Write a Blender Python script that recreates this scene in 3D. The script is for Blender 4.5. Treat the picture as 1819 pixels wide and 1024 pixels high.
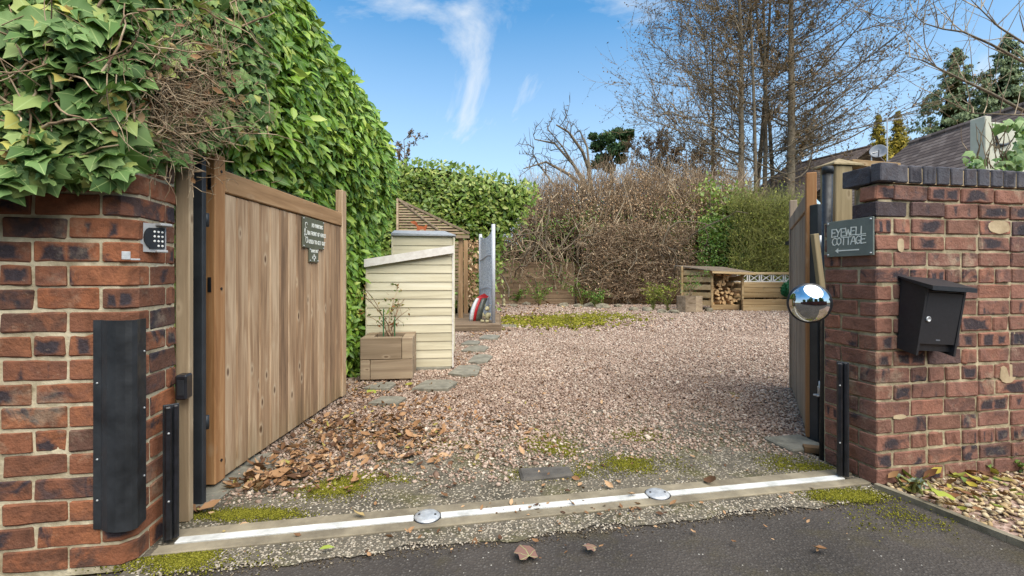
import bpy, bmesh, math, random
import numpy as np
from mathutils import Vector, Matrix, Euler
random.seed(7); RNG = np.random.default_rng(7)
PI = math.pi; R = math.radians
scene = bpy.context.scene
for o in list(bpy.data.objects): bpy.data.objects.remove(o)
COL = scene.collection

# ------------------------------------------------------------------ camera
F = 820.0; CX = 909.5; HY = 491.0; H = 1.0          # focal length in photo pixels, horizon row, eye height
cam = bpy.data.cameras.new('camera'); camo = bpy.data.objects.new('camera', cam); COL.objects.link(camo)
cam.sensor_width = 36.0; cam.lens = 36.0 * F / 1819.0
cam.shift_y = -(512 - HY) / 1819.0
cam.clip_start = 0.05; cam.clip_end = 2000
camo.location = (0, 0, H); camo.rotation_euler = (PI / 2, 0, 0)
scene.camera = camo
scene.render.resolution_x = 1024; scene.render.resolution_y = 576
def P(px, py, Y): return Vector(((px - CX) / F * Y, Y, H + (HY - py) / F * Y))
def G(px, py, z=0.0):
    Y = (H - z) * F / (py - HY); return Vector(((px - CX) / F * Y, Y, z))

# ------------------------------------------------------------------ sky, sun, exposure
SUN_EL, SUN_AZ = 56, 150          # azimuth clockwise from +Y (the view direction)
w = bpy.data.worlds.new('World'); scene.world = w; w.use_nodes = True
nt = w.node_tree; nt.nodes.clear()
def nn(t, typ, **kw):
    n = t.nodes.new(typ)
    for k, v in kw.items(): setattr(n, k, v)
    return n
out = nn(nt, 'ShaderNodeOutputWorld'); bg = nn(nt, 'ShaderNodeBackground'); bg.inputs[1].default_value = 0.1
sky = nn(nt, 'ShaderNodeTexSky'); sky.sky_type = 'NISHITA'; sky.sun_disc = False
sky.sun_elevation = R(SUN_EL); sky.sun_rotation = R(SUN_AZ); sky.air_density = 1.0; sky.dust_density = 0.6; sky.ozone_density = 2.0
tc = nn(nt, 'ShaderNodeTexCoord')
mp = nn(nt, 'ShaderNodeMapping'); mp.inputs['Scale'].default_value = (1.3, 1.3, 2.4); mp.inputs['Rotation'].default_value = (0.2, 0.5, 0.3); mp.inputs['Location'].default_value = (0.6, 0.2, 1.78)
nz = nn(nt, 'ShaderNodeTexNoise'); nz.inputs['Scale'].default_value = 1.6; nz.inputs['Detail'].default_value = 9; nz.inputs['Roughness'].default_value = 0.58; nz.inputs['Distortion'].default_value = 1.1
cr = nn(nt, 'ShaderNodeValToRGB'); cr.color_ramp.elements[0].position = 0.555; cr.color_ramp.elements[1].position = 0.74
sep = nn(nt, 'ShaderNodeSeparateXYZ')
hz = nn(nt, 'ShaderNodeMapRange'); hz.inputs['From Min'].default_value = 0.02; hz.inputs['From Max'].default_value = 0.50; hz.inputs['To Min'].default_value = 0.8; hz.inputs['To Max'].default_value = 0.0
mx = nn(nt, 'ShaderNodeMath', operation='MAXIMUM')
mul = nn(nt, 'ShaderNodeMath', operation='MULTIPLY'); mul.inputs[1].default_value = 1.0
mix = nn(nt, 'ShaderNodeMix', data_type='RGBA'); mix.inputs['B'].default_value = (4.2, 4.5, 4.8, 1)
tint = nn(nt, 'ShaderNodeMix', data_type='RGBA', blend_type='MULTIPLY'); tint.inputs['Factor'].default_value = 1; tint.inputs['B'].default_value = (0.52, 1.02, 1.16, 1)
L = nt.links.new
vr = nn(nt, 'ShaderNodeVectorRotate', rotation_type='Z_AXIS'); vr.inputs['Angle'].default_value = R(34); L(tc.outputs['Generated'], vr.inputs['Vector']); L(vr.outputs[0], mp.inputs['Vector']); L(mp.outputs[0], nz.inputs['Vector']); L(nz.outputs['Fac'], cr.inputs['Fac'])
L(tc.outputs['Generated'], sep.inputs[0]); L(sep.outputs['Z'], hz.inputs['Value']); L(cr.outputs['Color'], mul.inputs[0])
L(mul.outputs[0], mx.inputs[0]); L(hz.outputs[0], mx.inputs[1]); L(mx.outputs[0], mix.inputs['Factor'])
L(sky.outputs[0], tint.inputs['A']); L(tint.outputs['Result'], mix.inputs['A']); L(mix.outputs['Result'], bg.inputs[0]); L(bg.outputs[0], out.inputs[0])
sun = bpy.data.lights.new('sun', 'SUN'); suno = bpy.data.objects.new('sun', sun); COL.objects.link(suno)
sun.energy = 3.2; sun.angle = R(70); sun.color = (1.0, 0.90, 0.76)
sd = Vector((math.sin(R(SUN_AZ)) * math.cos(R(SUN_EL)), math.cos(R(SUN_AZ)) * math.cos(R(SUN_EL)), math.sin(R(SUN_EL))))
suno.rotation_euler = (-sd).to_track_quat('-Z', 'Y').to_euler(); suno.location = sd * 60
vs = scene.view_settings; vs.view_transform = 'Standard'; vs.look = 'None'; vs.exposure = 1.1; vs.gamma = 1.0; vs.use_curve_mapping = False

# ------------------------------------------------------------------ helpers
def lin(h):
    h = h.lstrip('#'); c = [int(h[i:i + 2], 16) / 255 for i in (0, 2, 4)]
    return tuple(x / 12.92 if x <= .04045 else ((x + .055) / 1.055) ** 2.4 for x in c) + (1,)
def tag(o, label=None, cat=None, group=None, kind=None):
    if label: o['label'] = label
    if cat: o['category'] = cat
    if group: o['group'] = group
    if kind: o['kind'] = kind
    return o
def empty(name, loc=(0, 0, 0), rz=0.0):
    o = bpy.data.objects.new(name, None); COL.objects.link(o); o.location = loc; o.rotation_euler = (0, 0, rz); o.empty_display_size = .1
    return o
def link(name, me, mat=None, parent=None, loc=None, rot=None):
    o = bpy.data.objects.new(name, me); COL.objects.link(o)
    if mat is not None and not me.materials: me.materials.append(mat)
    if parent is not None: o.parent = parent
    if loc is not None: o.location = loc
    if rot is not None: o.rotation_euler = rot
    return o
class MB:
    def __init__(s): s.v = []; s.f = []; s.uv = None
    def add(s, vs_, fs):
        b = len(s.v); s.v += [tuple(v) for v in vs_]; s.f += [tuple(i + b for i in f) for f in fs]; return s
    def box(s, x0, x1, y0, y1, z0, z1, M=None):
        v = [Vector((x, y, z)) for z in (z0, z1) for y in (y0, y1) for x in (x0, x1)]
        if M is not None: v = [M @ p for p in v]
        return s.add(v, [(0, 2, 3, 1), (4, 5, 7, 6), (0, 1, 5, 4), (2, 6, 7, 3), (0, 4, 6, 2), (1, 3, 7, 5)])
    def bbox(s, x0, x1, y0, y1, z0, z1, b=.004, M=None, jit=0.0):
        """box with chamfered edges (24 verts)"""
        xs, ys, zs = (x0, x1), (y0, y1), (z0, z1); bm = bmesh.new()
        vs_ = [bm.verts.new((xs[i], ys[j], zs[k])) for k in (0, 1) for j in (0, 1) for i in (0, 1)]
        for f in [(0, 2, 3, 1), (4, 5, 7, 6), (0, 1, 5, 4), (2, 6, 7, 3), (0, 4, 6, 2), (1, 3, 7, 5)]: bm.faces.new([vs_[i] for i in f])
        if jit:
            for v in bm.verts: v.co += Vector([random.uniform(-jit, jit) for _ in range(3)])
        bmesh.ops.bevel(bm, geom=list(bm.edges), offset=b, segments=1, affect='EDGES', profile=.5)
        if M is not None: bm.transform(M)
        bm.verts.index_update(); s.add([v.co.copy() for v in bm.verts], [[v.index for v in f.verts] for f in bm.faces]); bm.free(); return s
    def prism(s, pts, z0, z1, M=None):
        n = len(pts); v = [Vector((p[0], p[1], z0)) for p in pts] + [Vector((p[0], p[1], z1)) for p in pts]
        if M is not None: v = [M @ p for p in v]
        return s.add(v, [tuple(range(n))[::-1], tuple(range(n, 2 * n))] + [(i, (i + 1) % n, n + (i + 1) % n, n + i) for i in range(n)])
    def tube(s, pts, rad, k=6, cap=True):
        pts = [Vector(p) for p in pts]; n = len(pts); rad = rad if hasattr(rad, '__len__') else [rad] * n
        vs_ = []; prev = None
        for i, p in enumerate(pts):
            d = (pts[min(i + 1, n - 1)] - pts[max(i - 1, 0)]).normalized()
            a = d.orthogonal().normalized() if prev is None else (prev - d * prev.dot(d)).normalized()
            prev = a; b = d.cross(a)
            vs_ += [p + (a * math.cos(2 * PI * j / k) + b * math.sin(2 * PI * j / k)) * rad[i] for j in range(k)]
        fs = [(i * k + j, i * k + (j + 1) % k, (i + 1) * k + (j + 1) % k, (i + 1) * k + j) for i in range(n - 1) for j in range(k)]
        if cap: fs += [tuple(range(k))[::-1], tuple(range((n - 1) * k, n * k))]
        return s.add(vs_, fs)
    def lathe(s, prof, k=24, M=None):
        v = []; n = len(prof)
        for r_, z in prof: v += [Vector((r_ * math.cos(2 * PI * j / k), r_ * math.sin(2 * PI * j / k), z)) for j in range(k)]
        if M is not None: v = [M @ p for p in v]
        fs = [(i * k + j, i * k + (j + 1) % k, (i + 1) * k + (j + 1) % k, (i + 1) * k + j) for i in range(n - 1) for j in range(k)]
        return s.add(v, fs + [tuple(range(k))[::-1], tuple(range((n - 1) * k, n * k))])
    def mesh(s, name='m', smooth=False):
        me = bpy.data.meshes.new(name); me.from_pydata([tuple(v) for v in s.v], [], s.f); me.validate(); me.update()
        if smooth: me.polygons.foreach_set('use_smooth', [True] * len(me.polygons))
        return me
    def build(s, name, mat, parent=None, smooth=False, loc=None, rot=None):
        return link(name, s.mesh(name, smooth), mat, parent, loc, rot)
def np_mesh(name, V, Fa, uv=None, smooth=False):
    """V (n,3), Fa (m,k) all faces with k corners"""
    me = bpy.data.meshes.new(name); n, (m, k) = len(V), Fa.shape
    me.vertices.add(n); me.vertices.foreach_set('co', V.astype(np.float32).ravel())
    me.loops.add(m * k); me.loops.foreach_set('vertex_index', Fa.astype(np.int32).ravel())
    me.polygons.add(m); me.polygons.foreach_set('loop_start', np.arange(0, m * k, k, dtype=np.int32)); me.polygons.foreach_set('loop_total', np.full(m, k, dtype=np.int32))
    if smooth: me.polygons.foreach_set('use_smooth', np.ones(m, dtype=bool))
    if uv is not None:
        l = me.uv_layers.new(name='UVMap'); l.data.foreach_set('uv', uv[Fa.ravel()].astype(np.float32).ravel())
    me.update(calc_edges=True); return me
def rotmats(nrm, roll):
    """frames with z = nrm, rolled about it"""
    n = nrm / np.linalg.norm(nrm, axis=1, keepdims=True)
    ref = np.where(np.abs(n[:, 2:3]) > .95, np.array([[1., 0, 0]]), np.array([[0, 0, 1.]]))
    x = np.cross(ref, n); x /= np.linalg.norm(x, axis=1, keepdims=True); y = np.cross(n, x)
    c, s = np.cos(roll)[:, None], np.sin(roll)[:, None]
    X = x * c + y * s; Y = -x * s + y * c
    return np.stack([X, Y, n], axis=2)
def scatter(T, pos, M, sc):
    V, Fa, uv = T; n = len(pos); sc = np.asarray(sc); sc = sc[:, None] * np.ones((1, 3)) if sc.ndim == 1 else sc
    VV = np.einsum('nij,nvj->nvi', M, V[None] * sc[:, None, :]) + pos[:, None, :]
    FF = (Fa[None] + (np.arange(n) * len(V))[:, None, None]).reshape(-1, Fa.shape[1])
    return VV.reshape(-1, 3), FF, np.tile(uv, (n, 1))
def segs_mesh(name, S, k=3):
    """S (n,8): p0 p1 r0 r1 -> one mesh of open k-sided tubes"""
    S = np.asarray(S, dtype=float); p0, p1, r0, r1 = S[:, :3], S[:, 3:6], S[:, 6], S[:, 7]
    d = p1 - p0; d /= np.maximum(np.linalg.norm(d, axis=1, keepdims=True), 1e-9)
    ref = np.where(np.abs(d[:, 2:3]) > .9, np.array([[1., 0, 0]]), np.array([[0, 0, 1.]]))
    a = np.cross(d, ref); a /= np.linalg.norm(a, axis=1, keepdims=True); b = np.cross(d, a)
    ang = np.arange(k) * 2 * PI / k
    ring = a[:, None, :] * np.cos(ang)[None, :, None] + b[:, None, :] * np.sin(ang)[None, :, None]
    V = np.concatenate([p0[:, None] + ring * r0[:, None, None], p1[:, None] + ring * r1[:, None, None]], axis=1)
    Fa = np.array([(j, (j + 1) % k, k + (j + 1) % k, k + j) for j in range(k)])
    FF = (Fa[None] + (np.arange(len(S)) * 2 * k)[:, None, None]).reshape(-1, 4)
    return np_mesh(name, V.reshape(-1, 3), FF, smooth=True)
# leaf templates (length 1 along +y, normal +z)
def tmpl(v, f, uv=None):
    v = np.array(v, float); f = np.array(f); return v, f, (v[:, :2].copy() if uv is None else np.array(uv, float))
LAUREL = tmpl([(0, 0, 0), (-.17, .28, .05), (0, .3, 0), (.17, .28, .05), (-.19, .62, .02), (0, .65, -.03), (.19, .62, .02), (0, 1, -.14)],
              [(0, 2, 1), (0, 3, 2), (1, 2, 5), (1, 5, 4), (2, 3, 6), (2, 6, 5), (4, 5, 7), (5, 6, 7)])
DIAMOND = tmpl([(0, 0, 0), (-.26, .45, .06), (0, .5, 0), (.26, .45, .06), (0, 1, -.08)], [(0, 2, 1), (0, 3, 2), (1, 2, 4), (2, 3, 4)])
DRY = tmpl([(0, 0, .05), (-.22, .3, .16), (0, .3, 0), (.24, .33, .12), (-.2, .68, .2), (.02, .66, .04), (.2, .62, .05), (.05, 1, .22)],
           [(0, 2, 1), (0, 3, 2), (1, 2, 5), (1, 5, 4), (2, 3, 6), (2, 6, 5), (4, 5, 7), (5, 6, 7)])
_iv = [(0, 0, 0), (-.20, -.12, -.05), (-.42, -.02, -.09), (-.40, .20, -.02), (-.50, .44, -.10), (-.30, .58, .0), (0, .94, -.16), (.30, .58, .0), (.50, .44, -.10), (.40, .20, -.02), (.42, -.02, -.09), (.20, -.12, -.05), (0, .34, .03)]
IVY = tmpl(_iv, [(12, i, i + 1) for i in range(0, 11)] + [(12, 11, 0)])
IVY = (IVY[0], IVY[1][:, [0, 2, 1]], IVY[2])
OCT = tmpl([(-.5, -.05, .0), (.05, -.5, .05), (.5, .08, 0), (-.05, .5, -.04), (.06, .03, .42), (-.04, 0, -.42)],
           [(0, 1, 4), (1, 2, 4), (2, 3, 4), (3, 0, 4), (1, 0, 5), (2, 1, 5), (3, 2, 5), (0, 3, 5)])
_pb = [(math.cos(a) * .5, math.sin(a) * .42, z) for a, z in [(0, .0), (1.1, .05), (2.0, -.04), (3.1, .04), (4.2, -.03), (5.3, .03)]]
PEB = tmpl(_pb + [(.22, .12, .32), (-.2, .1, .34), (-.02, -.2, .3), (0, 0, -.3)],
           [(6, 7, 8), (0, 1, 6), (1, 7, 6), (1, 2, 7), (2, 3, 7), (3, 8, 7), (3, 4, 8), (4, 5, 8), (5, 0, 6), (5, 6, 8), (1, 0, 9), (2, 1, 9), (3, 2, 9), (4, 3, 9), (5, 4, 9), (0, 5, 9)])

# ------------------------------------------------------------------ materials
def ramp(t, stops, interp='LINEAR'):
    n = nn(t, 'ShaderNodeValToRGB'); n.color_ramp.interpolation = interp; e = n.color_ramp.elements
    while len(e) < len(stops): e.new(.5)
    for i, (p_, c) in enumerate(stops): e[i].position = p_; e[i].color = lin(c) if isinstance(c, str) else (c if len(c) == 4 else (*c, 1))
    return n
def mixrgb(t, fac, a, b, blend='MIX'):
    n = nn(t, 'ShaderNodeMix', data_type='RGBA', blend_type=blend)
    for s_, v in (('Factor', fac), ('A', a), ('B', b)):
        if hasattr(v, 'node'): t.links.new(v, n.inputs[s_])
        elif isinstance(v, str): n.inputs[s_].default_value = lin(v)
        else: n.inputs[s_].default_value = v
    return n.outputs['Result']
def math_(t, op, a, b=0.0, c=None, clamp=False):
    n = nn(t, 'ShaderNodeMath', operation=op); n.use_clamp = clamp
    for i, v in enumerate((a, b) if c is None else (a, b, c)):
        if hasattr(v, 'node'): t.links.new(v, n.inputs[i])
        else: n.inputs[i].default_value = v
    return n.outputs[0]
def noise(t, vec, scale, detail=5, rough=.55, dist=0.0):
    n = nn(t, 'ShaderNodeTexNoise'); n.inputs['Scale'].default_value = scale; n.inputs['Detail'].default_value = detail
    n.inputs['Roughness'].default_value = rough; n.inputs['Distortion'].default_value = dist
    if vec is not None: t.links.new(vec, n.inputs['Vector'])
    return n.outputs['Fac']
def voro(t, vec, scale, feature='F1', out_='Distance'):
    n = nn(t, 'ShaderNodeTexVoronoi', feature=feature); n.inputs['Scale'].default_value = scale
    if vec is not None: t.links.new(vec, n.inputs['Vector'])
    return n.outputs[out_]
class Mat:
    def __init__(s, name, rough=.8, metal=0.0, spec=.4):
        s.m = bpy.data.materials.new(name); s.m.use_nodes = True; s.t = s.m.node_tree; s.b = s.t.nodes['Principled BSDF']
        s.b.inputs['Roughness'].default_value = rough; s.b.inputs['Metallic'].default_value = metal; s.b.inputs['Specular IOR Level'].default_value = spec
        s.tc = nn(s.t, 'ShaderNodeTexCoord'); s.oi = nn(s.t, 'ShaderNodeObjectInfo')
    def coord(s, kind='Object', scale=(1, 1, 1), rnd=True):
        m = nn(s.t, 'ShaderNodeMapping'); m.inputs['Scale'].default_value = scale
        src = s.tc.outputs[kind]
        if rnd:
            a = nn(s.t, 'ShaderNodeVectorMath', operation='ADD'); k = math_(s.t, 'MULTIPLY', s.oi.outputs['Random'], 37.0)
            s.t.links.new(src, a.inputs[0]); s.t.links.new(k, a.inputs[1]); src = a.outputs[0]
        s.t.links.new(src, m.inputs['Vector']); return m.outputs[0]
    def rnd(s):
        g = nn(s.t, 'ShaderNodeNewGeometry'); return math_(s.t, 'FRACT', math_(s.t, 'ADD', g.outputs['Random Per Island'], math_(s.t, 'MULTIPLY', s.oi.outputs['Random'], 7.31)))
    def color(s, c):
        if hasattr(c, 'node'): s.t.links.new(c, s.b.inputs['Base Color'])
        else: s.b.inputs['Base Color'].default_value = lin(c)
        return s
    def roughn(s, c): s.t.links.new(c, s.b.inputs['Roughness']); return s
    def bump(s, h, strength=.4, dist=.01):
        n = nn(s.t, 'ShaderNodeBump'); n.inputs['Strength'].default_value = strength; n.inputs['Distance'].default_value = dist
        s.t.links.new(h, n.inputs['Height']); s.t.links.new(n.outputs[0], s.b.inputs['Normal']); return s
def wood(name, dark, mid, light, axis=2, knots=.0, rough=.8, grain=1.0, green=None, var=.5):
    m = Mat(name, rough, spec=.25); sc = [26 * grain] * 3; sc[axis] = 1.6 * grain; t = m.t
    v = m.coord('Object', tuple(sc)); n1 = noise(t, v, 1.0, 7, .62, .7)
    sc2 = [7 * grain] * 3; sc2[axis] = .8 * grain; n2 = noise(t, m.coord('Object', tuple(sc2)), 1.0, 3, .5, .3)
    f = math_(t, 'ADD', math_(t, 'MULTIPLY', n1, .6), math_(t, 'MULTIPLY', n2, .4))
    f = math_(t, 'ADD', f, math_(t, 'MULTIPLY', math_(t, 'SUBTRACT', m.oi.outputs['Random'], .5), .16 * var))
    c = ramp(t, [(.34, dark), (.5, mid), (.66, light)]); t.links.new(f, c.inputs['Fac']); col = c.outputs['Color']
    if knots:
        ks = [9.0] * 3; ks[axis] = 4.2; d = voro(t, m.coord('Object', tuple(ks)), 1.0)
        k1 = ramp(t, [(0.06, (1, 1, 1)), (.11, (0, 0, 0))]); t.links.new(d, k1.inputs['Fac'])
        k2 = ramp(t, [(0.10, (0, 0, 0)), (.15, (1, 1, 1)), (.24, (0, 0, 0))]); t.links.new(math_(t, 'ADD', d, math_(t, 'MULTIPLY', n1, .08)), k2.inputs['Fac'])
        col = mixrgb(t, math_(t, 'MULTIPLY', k2.outputs['Color'], .55 * knots), col, '#c9b497')
        col = mixrgb(t, math_(t, 'MULTIPLY', k1.outputs['Color'], .8 * knots), col, '#4a2f1e')
    if green:   # weathering: greenish algae streaks rising from the ground
        sp = nn(t, 'ShaderNodeSeparateXYZ'); t.links.new(m.tc.outputs['Object'], sp.inputs[0])
        g = math_(t, 'MULTIPLY', math_(t, 'SUBTRACT', math_(t, 'ADD', green, math_(t, 'MULTIPLY', n2, .5)), math_(t, 'ADD', sp.outputs['Z'], .25)), 2.2, clamp=True)
        col = mixrgb(t, math_(t, 'MULTIPLY', g, .5), col, '#5d5a34')
    m.color(col).bump(n1, .35, .004); return m.m
def leafmat(name, stops, rough=.38, spec=.5, vein=None, trans=.25, brown=0.0, tip=None):
    m = Mat(name, rough, spec=spec); t = m.t; r_ = m.rnd(); c = ramp(t, stops); t.links.new(r_, c.inputs['Fac']); col = c.outputs['Color']
    n = noise(t, m.coord('Object', (1, 1, 1), False), 55, 3); col = mixrgb(t, math_(t, 'MULTIPLY', math_(t, 'SUBTRACT', n, .35, clamp=True), .7), col, mixrgb(t, .5, col, '#101805'))
    if vein:
        sp = nn(t, 'ShaderNodeSeparateXYZ'); t.links.new(m.tc.outputs['UV'], sp.inputs[0])
        a = math_(t, 'ABSOLUTE', sp.outputs['X']); k = math_(t, 'LESS_THAN', a, .018)
        if vein == 'ivy':
            for sl in (.85, -.12):
                d = math_(t, 'ABSOLUTE', math_(t, 'SUBTRACT', sp.outputs['Y'], math_(t, 'MULTIPLY', a, sl))); k = math_(t, 'MAXIMUM', k, math_(t, 'LESS_THAN', d, .014))
        col = mixrgb(t, math_(t, 'MULTIPLY', k, .55), col, '#a9bb78')
    m.color(col)
    if trans:
        tr = nn(t, 'ShaderNodeBsdfTranslucent'); t.links.new(mixrgb(t, .4, col, '#86a02c'), tr.inputs['Color'])
        ms = nn(t, 'ShaderNodeMixShader'); ms.inputs[0].default_value = trans; o = t.nodes['Material Output']
        t.links.new(m.b.outputs[0], ms.inputs[1]); t.links.new(tr.outputs[0], ms.inputs[2]); t.links.new(ms.outputs[0], o.inputs['Surface'])
    return m.m
def brickmat(name, stops, dark, seedshift=0.0, lime=.3):
    m = Mat(name, .88, spec=.2); t = m.t; r_ = m.oi.outputs['Random']
    c = ramp(t, stops); t.links.new(math_(t, 'FRACT', math_(t, 'ADD', math_(t, 'MULTIPLY', r_, 5.17), seedshift)), c.inputs['Fac']); col = c.outputs['Color']
    v = m.coord('Object'); n1 = noise(t, v, 22, 6, .65); n2 = noise(t, v, 90, 4, .6); n3 = noise(t, v, 9, 3, .5, .5)
    col = mixrgb(t, math_(t, 'MULTIPLY', math_(t, 'SUBTRACT', n1, .42, clamp=True), 2.6, clamp=True), col, mixrgb(t, .55, col, '#3c241c'))
    c2 = ramp(t, stops); t.links.new(math_(t, 'FRACT', math_(t, 'ADD', math_(t, 'MULTIPLY', r_, 13.7), .3)), c2.inputs['Fac'])
    blend = ramp(t, [(.42, (0, 0, 0)), (.6, (1, 1, 1))]); t.links.new(noise(t, v, 11, 4, .6, 1.0), blend.inputs['Fac'])
    col = mixrgb(t, math_(t, 'MULTIPLY', blend.outputs['Color'], .75), col, c2.outputs['Color'])
    gr_ = ramp(t, [(.5, (0, 0, 0)), (.7, (1, 1, 1))]); t.links.new(noise(t, m.tc.outputs['Object'], 17, 6, .7), gr_.inputs['Fac'])
    col = mixrgb(t, math_(t, 'MULTIPLY', gr_.outputs['Color'], .45), col, '#37291f')
    # kiln-flashed dark patches in the middle of some bricks
    sp = nn(t, 'ShaderNodeSeparateXYZ'); t.links.new(m.tc.outputs['Generated'], sp.inputs[0])
    bx = math_(t, 'ABSOLUTE', math_(t, 'SUBTRACT', sp.outputs['X'], .5)); bz = math_(t, 'ABSOLUTE', math_(t, 'SUBTRACT', sp.outputs['Z'], .46))
    w1 = math_(t, 'ADD', math_(t, 'MULTIPLY', math_(t, 'FRACT', math_(t, 'MULTIPLY', r_, 11.3)), .42), .08)
    two = math_(t, 'ABSOLUTE', math_(t, 'SUBTRACT', bx, .21)); pick = math_(t, 'GREATER_THAN', math_(t, 'FRACT', math_(t, 'MULTIPLY', r_, 17.9)), .6)
    bx2 = math_(t, 'ADD', math_(t, 'MULTIPLY', bx, math_(t, 'SUBTRACT', 1.0, pick)), math_(t, 'MULTIPLY', math_(t, 'MULTIPLY', two, 2.3), pick))
    e = math_(t, 'MAXIMUM', math_(t, 'SUBTRACT', bx2, w1), math_(t, 'SUBTRACT', bz, .38))
    e = math_(t, 'ADD', e, math_(t, 'MULTIPLY', math_(t, 'SUBTRACT', n3, .5), .55))
    e = math_(t, 'ADD', e, math_(t, 'MULTIPLY', math_(t, 'SUBTRACT', n1, .5), .45))
    cloudy = math_(t, 'MULTIPLY', math_(t, 'SUBTRACT', .53, noise(t, v, 7, 4, .6, .8)), 1.6); sel = math_(t, 'GREATER_THAN', math_(t, 'FRACT', math_(t, 'MULTIPLY', r_, 41.3)), .5)
    e = math_(t, 'ADD', math_(t, 'MULTIPLY', e, math_(t, 'SUBTRACT', 1.0, sel)), math_(t, 'MULTIPLY', cloudy, sel))
    mk = math_(t, 'MULTIPLY', math_(t, 'MULTIPLY', e, -6.5, clamp=True), math_(t, 'LESS_THAN', math_(t, 'FRACT', math_(t, 'MULTIPLY', r_, 29.7)), dark))
    col = mixrgb(t, math_(t, 'MULTIPLY', mk, .92), col, mixrgb(t, n2, '#1c1b1e', '#46434a'))
    sp2 = ramp(t, [(.62, (0, 0, 0)), (.74, (1, 1, 1))]); t.links.new(noise(t, v, 60, 5, .7), sp2.inputs['Fac'])
    col = mixrgb(t, math_(t, 'MULTIPLY', sp2.outputs['Color'], lime), col, '#b39a80')
    sm = ramp(t, [(.56, (0, 0, 0)), (.66, (1, 1, 1))]); gp_ = nn(t, 'ShaderNodeNewGeometry'); t.links.new(noise(t, gp_.outputs['Position'], 3.4, 8, .72), sm.inputs['Fac'])   # lime bloom and smeared mortar across several bricks
    col = mixrgb(t, math_(t, 'MULTIPLY', sm.outputs['Color'], lime * .9), col, '#b7a58c')
    m.color(col).bump(math_(t, 'ADD', n1, math_(t, 'MULTIPLY', n2, .7)), .75, .008); return m.m
def plain(name, c1, c2, scale=12, rough=.7, bump=.2, metal=0.0, spec=.4, bd=.004, detail=6, rv=None):
    m = Mat(name, rough, metal, spec); t = m.t; n = noise(t, m.coord('Object'), scale, detail, .62)
    c = ramp(t, [(.33, c1), (.68, c2)]); t.links.new(n, c.inputs['Fac']); m.color(c.outputs['Color'])
    if rv:
        rr = ramp(t, [(.35, (rv[0],) * 3), (.65, (rv[1],) * 3)]); t.links.new(noise(t, m.coord('Object'), scale * 2.3, 5), rr.inputs['Fac']); m.roughn(rr.outputs['Color'])
    if bump: m.bump(noise(t, m.coord('Object'), scale * 4, 4), bump, bd)
    return m.m
def stonemat(name, stops, rough=.85, sp=.3, dirt=None):
    m = Mat(name, rough, spec=sp); t = m.t; c = ramp(t, stops); t.links.new(m.rnd(), c.inputs['Fac'])
    n = noise(t, m.coord('Object', rnd=False), 70, 3); col = mixrgb(t, math_(t, 'MULTIPLY', n, .5), c.outputs['Color'], mixrgb(t, .5, c.outputs['Color'], '#3a2c26'))
    if dirt:   # muddy fines and damp patches
        for s_, a_ in ((.9, .75), (4.5, .5)):
            k = ramp(t, [(.48, (0, 0, 0)), (.68, (1, 1, 1))]); t.links.new(noise(t, m.coord('Object', rnd=False), s_, 5, .65), k.inputs['Fac'])
            col = mixrgb(t, math_(t, 'MULTIPLY', k.outputs['Color'], a_ * .7), col, mixrgb(t, .6, col, dirt))
    m.color(col); return m.m

# ------------------------------------------------------------------ material library
M = {}
M['brickL'] = brickmat('old_red_brick', [(0, '#80543f'), (.16, '#9d6244'), (.32, '#6d4a3a'), (.48, '#a96c4a'), (.6, '#4b4040'), (.7, '#8a5a44'), (.85, '#5f463c'), (1, '#905d45')], .66, 0.0, .35)
M['brickR'] = brickmat('weathered_red_brick', [(0, '#8d6554'), (.16, '#75564b'), (.32, '#a26f5a'), (.44, '#494245'), (.54, '#9a6a57'), (.68, '#664d46'), (.84, '#946858'), (1, '#7f5d52')], .6, .37, .5)
M['brick_blue'] = brickmat('blue_engineering_brick', [(0, '#4a4a50'), (.5, '#56555b'), (1, '#5f5c60')], .3, .1, .22)
M['mortarL'] = plain('cream_mortar', '#94866c', '#d8caac', 11, .95, .9, spec=.1, bd=.006)
M['mortarR'] = plain('grey_mortar', '#736852', '#c2b394', 12, .95, .8, spec=.1, bd=.008)
M['lime'] = plain('cement_patch', '#9c886c', '#c4b090', 12, .95, .5, spec=.1)
M['gate'] = wood('gate_cedar', '#745c47', '#a28365', '#c6ab8c', 2, 1.0, .8, 1.25, .24, 1.3)
M['gate_end'] = wood('gate_orange_timber', '#7a5334', '#9c7049', '#b48a61', 2, .5, .75, 1.0)
M['gate_rail'] = wood('gate_rail_timber', '#8a6a4a', '#a98560', '#bd9c77', 0, .3, .8, 1.0)
M['gateR'] = wood('gate_grey_timber', '#75655a', '#94826f', '#a99987', 2, .5, .85, 1.4, .08)
M['post'] = wood('pale_post', '#8a765d', '#ab967a', '#c4b295', 2, .7, .85, .8, .12)
M['postR'] = wood('weathered_post', '#6d5f47', '#8a7a5d', '#a59576', 2, .3, .9, .8)
M['sleeper'] = wood('planter_timber', '#6e5d48', '#93806a', '#ad9a80', 0, .6, .88, .6)
M['cream'] = wood('cream_painted_board', '#b4aa90', '#cec5aa', '#dcd4bd', 0, 0, .7, .6, .16, .5)
M['creamtrim'] = plain('pale_painted_trim', '#cfc8c0', '#e2ddd6', 20, .6, .15)
M['creamwall'] = plain('cream_panel_paint', '#b9b6a2', '#c9c6b4', 6, .6, .1)
M['felt'] = plain('grey_roof_felt', '#7c8085', '#9a9da0', 30, .9, .5)
M['deck'] = wood('deck_timber', '#5a4a39', '#776451', '#8f7c64', 0, .2, .7, 1.0)
M['arbour'] = wood('arbour_timber', '#6a5743', '#87725a', '#a08c72', 0, .2, .8, 1.0)
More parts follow.
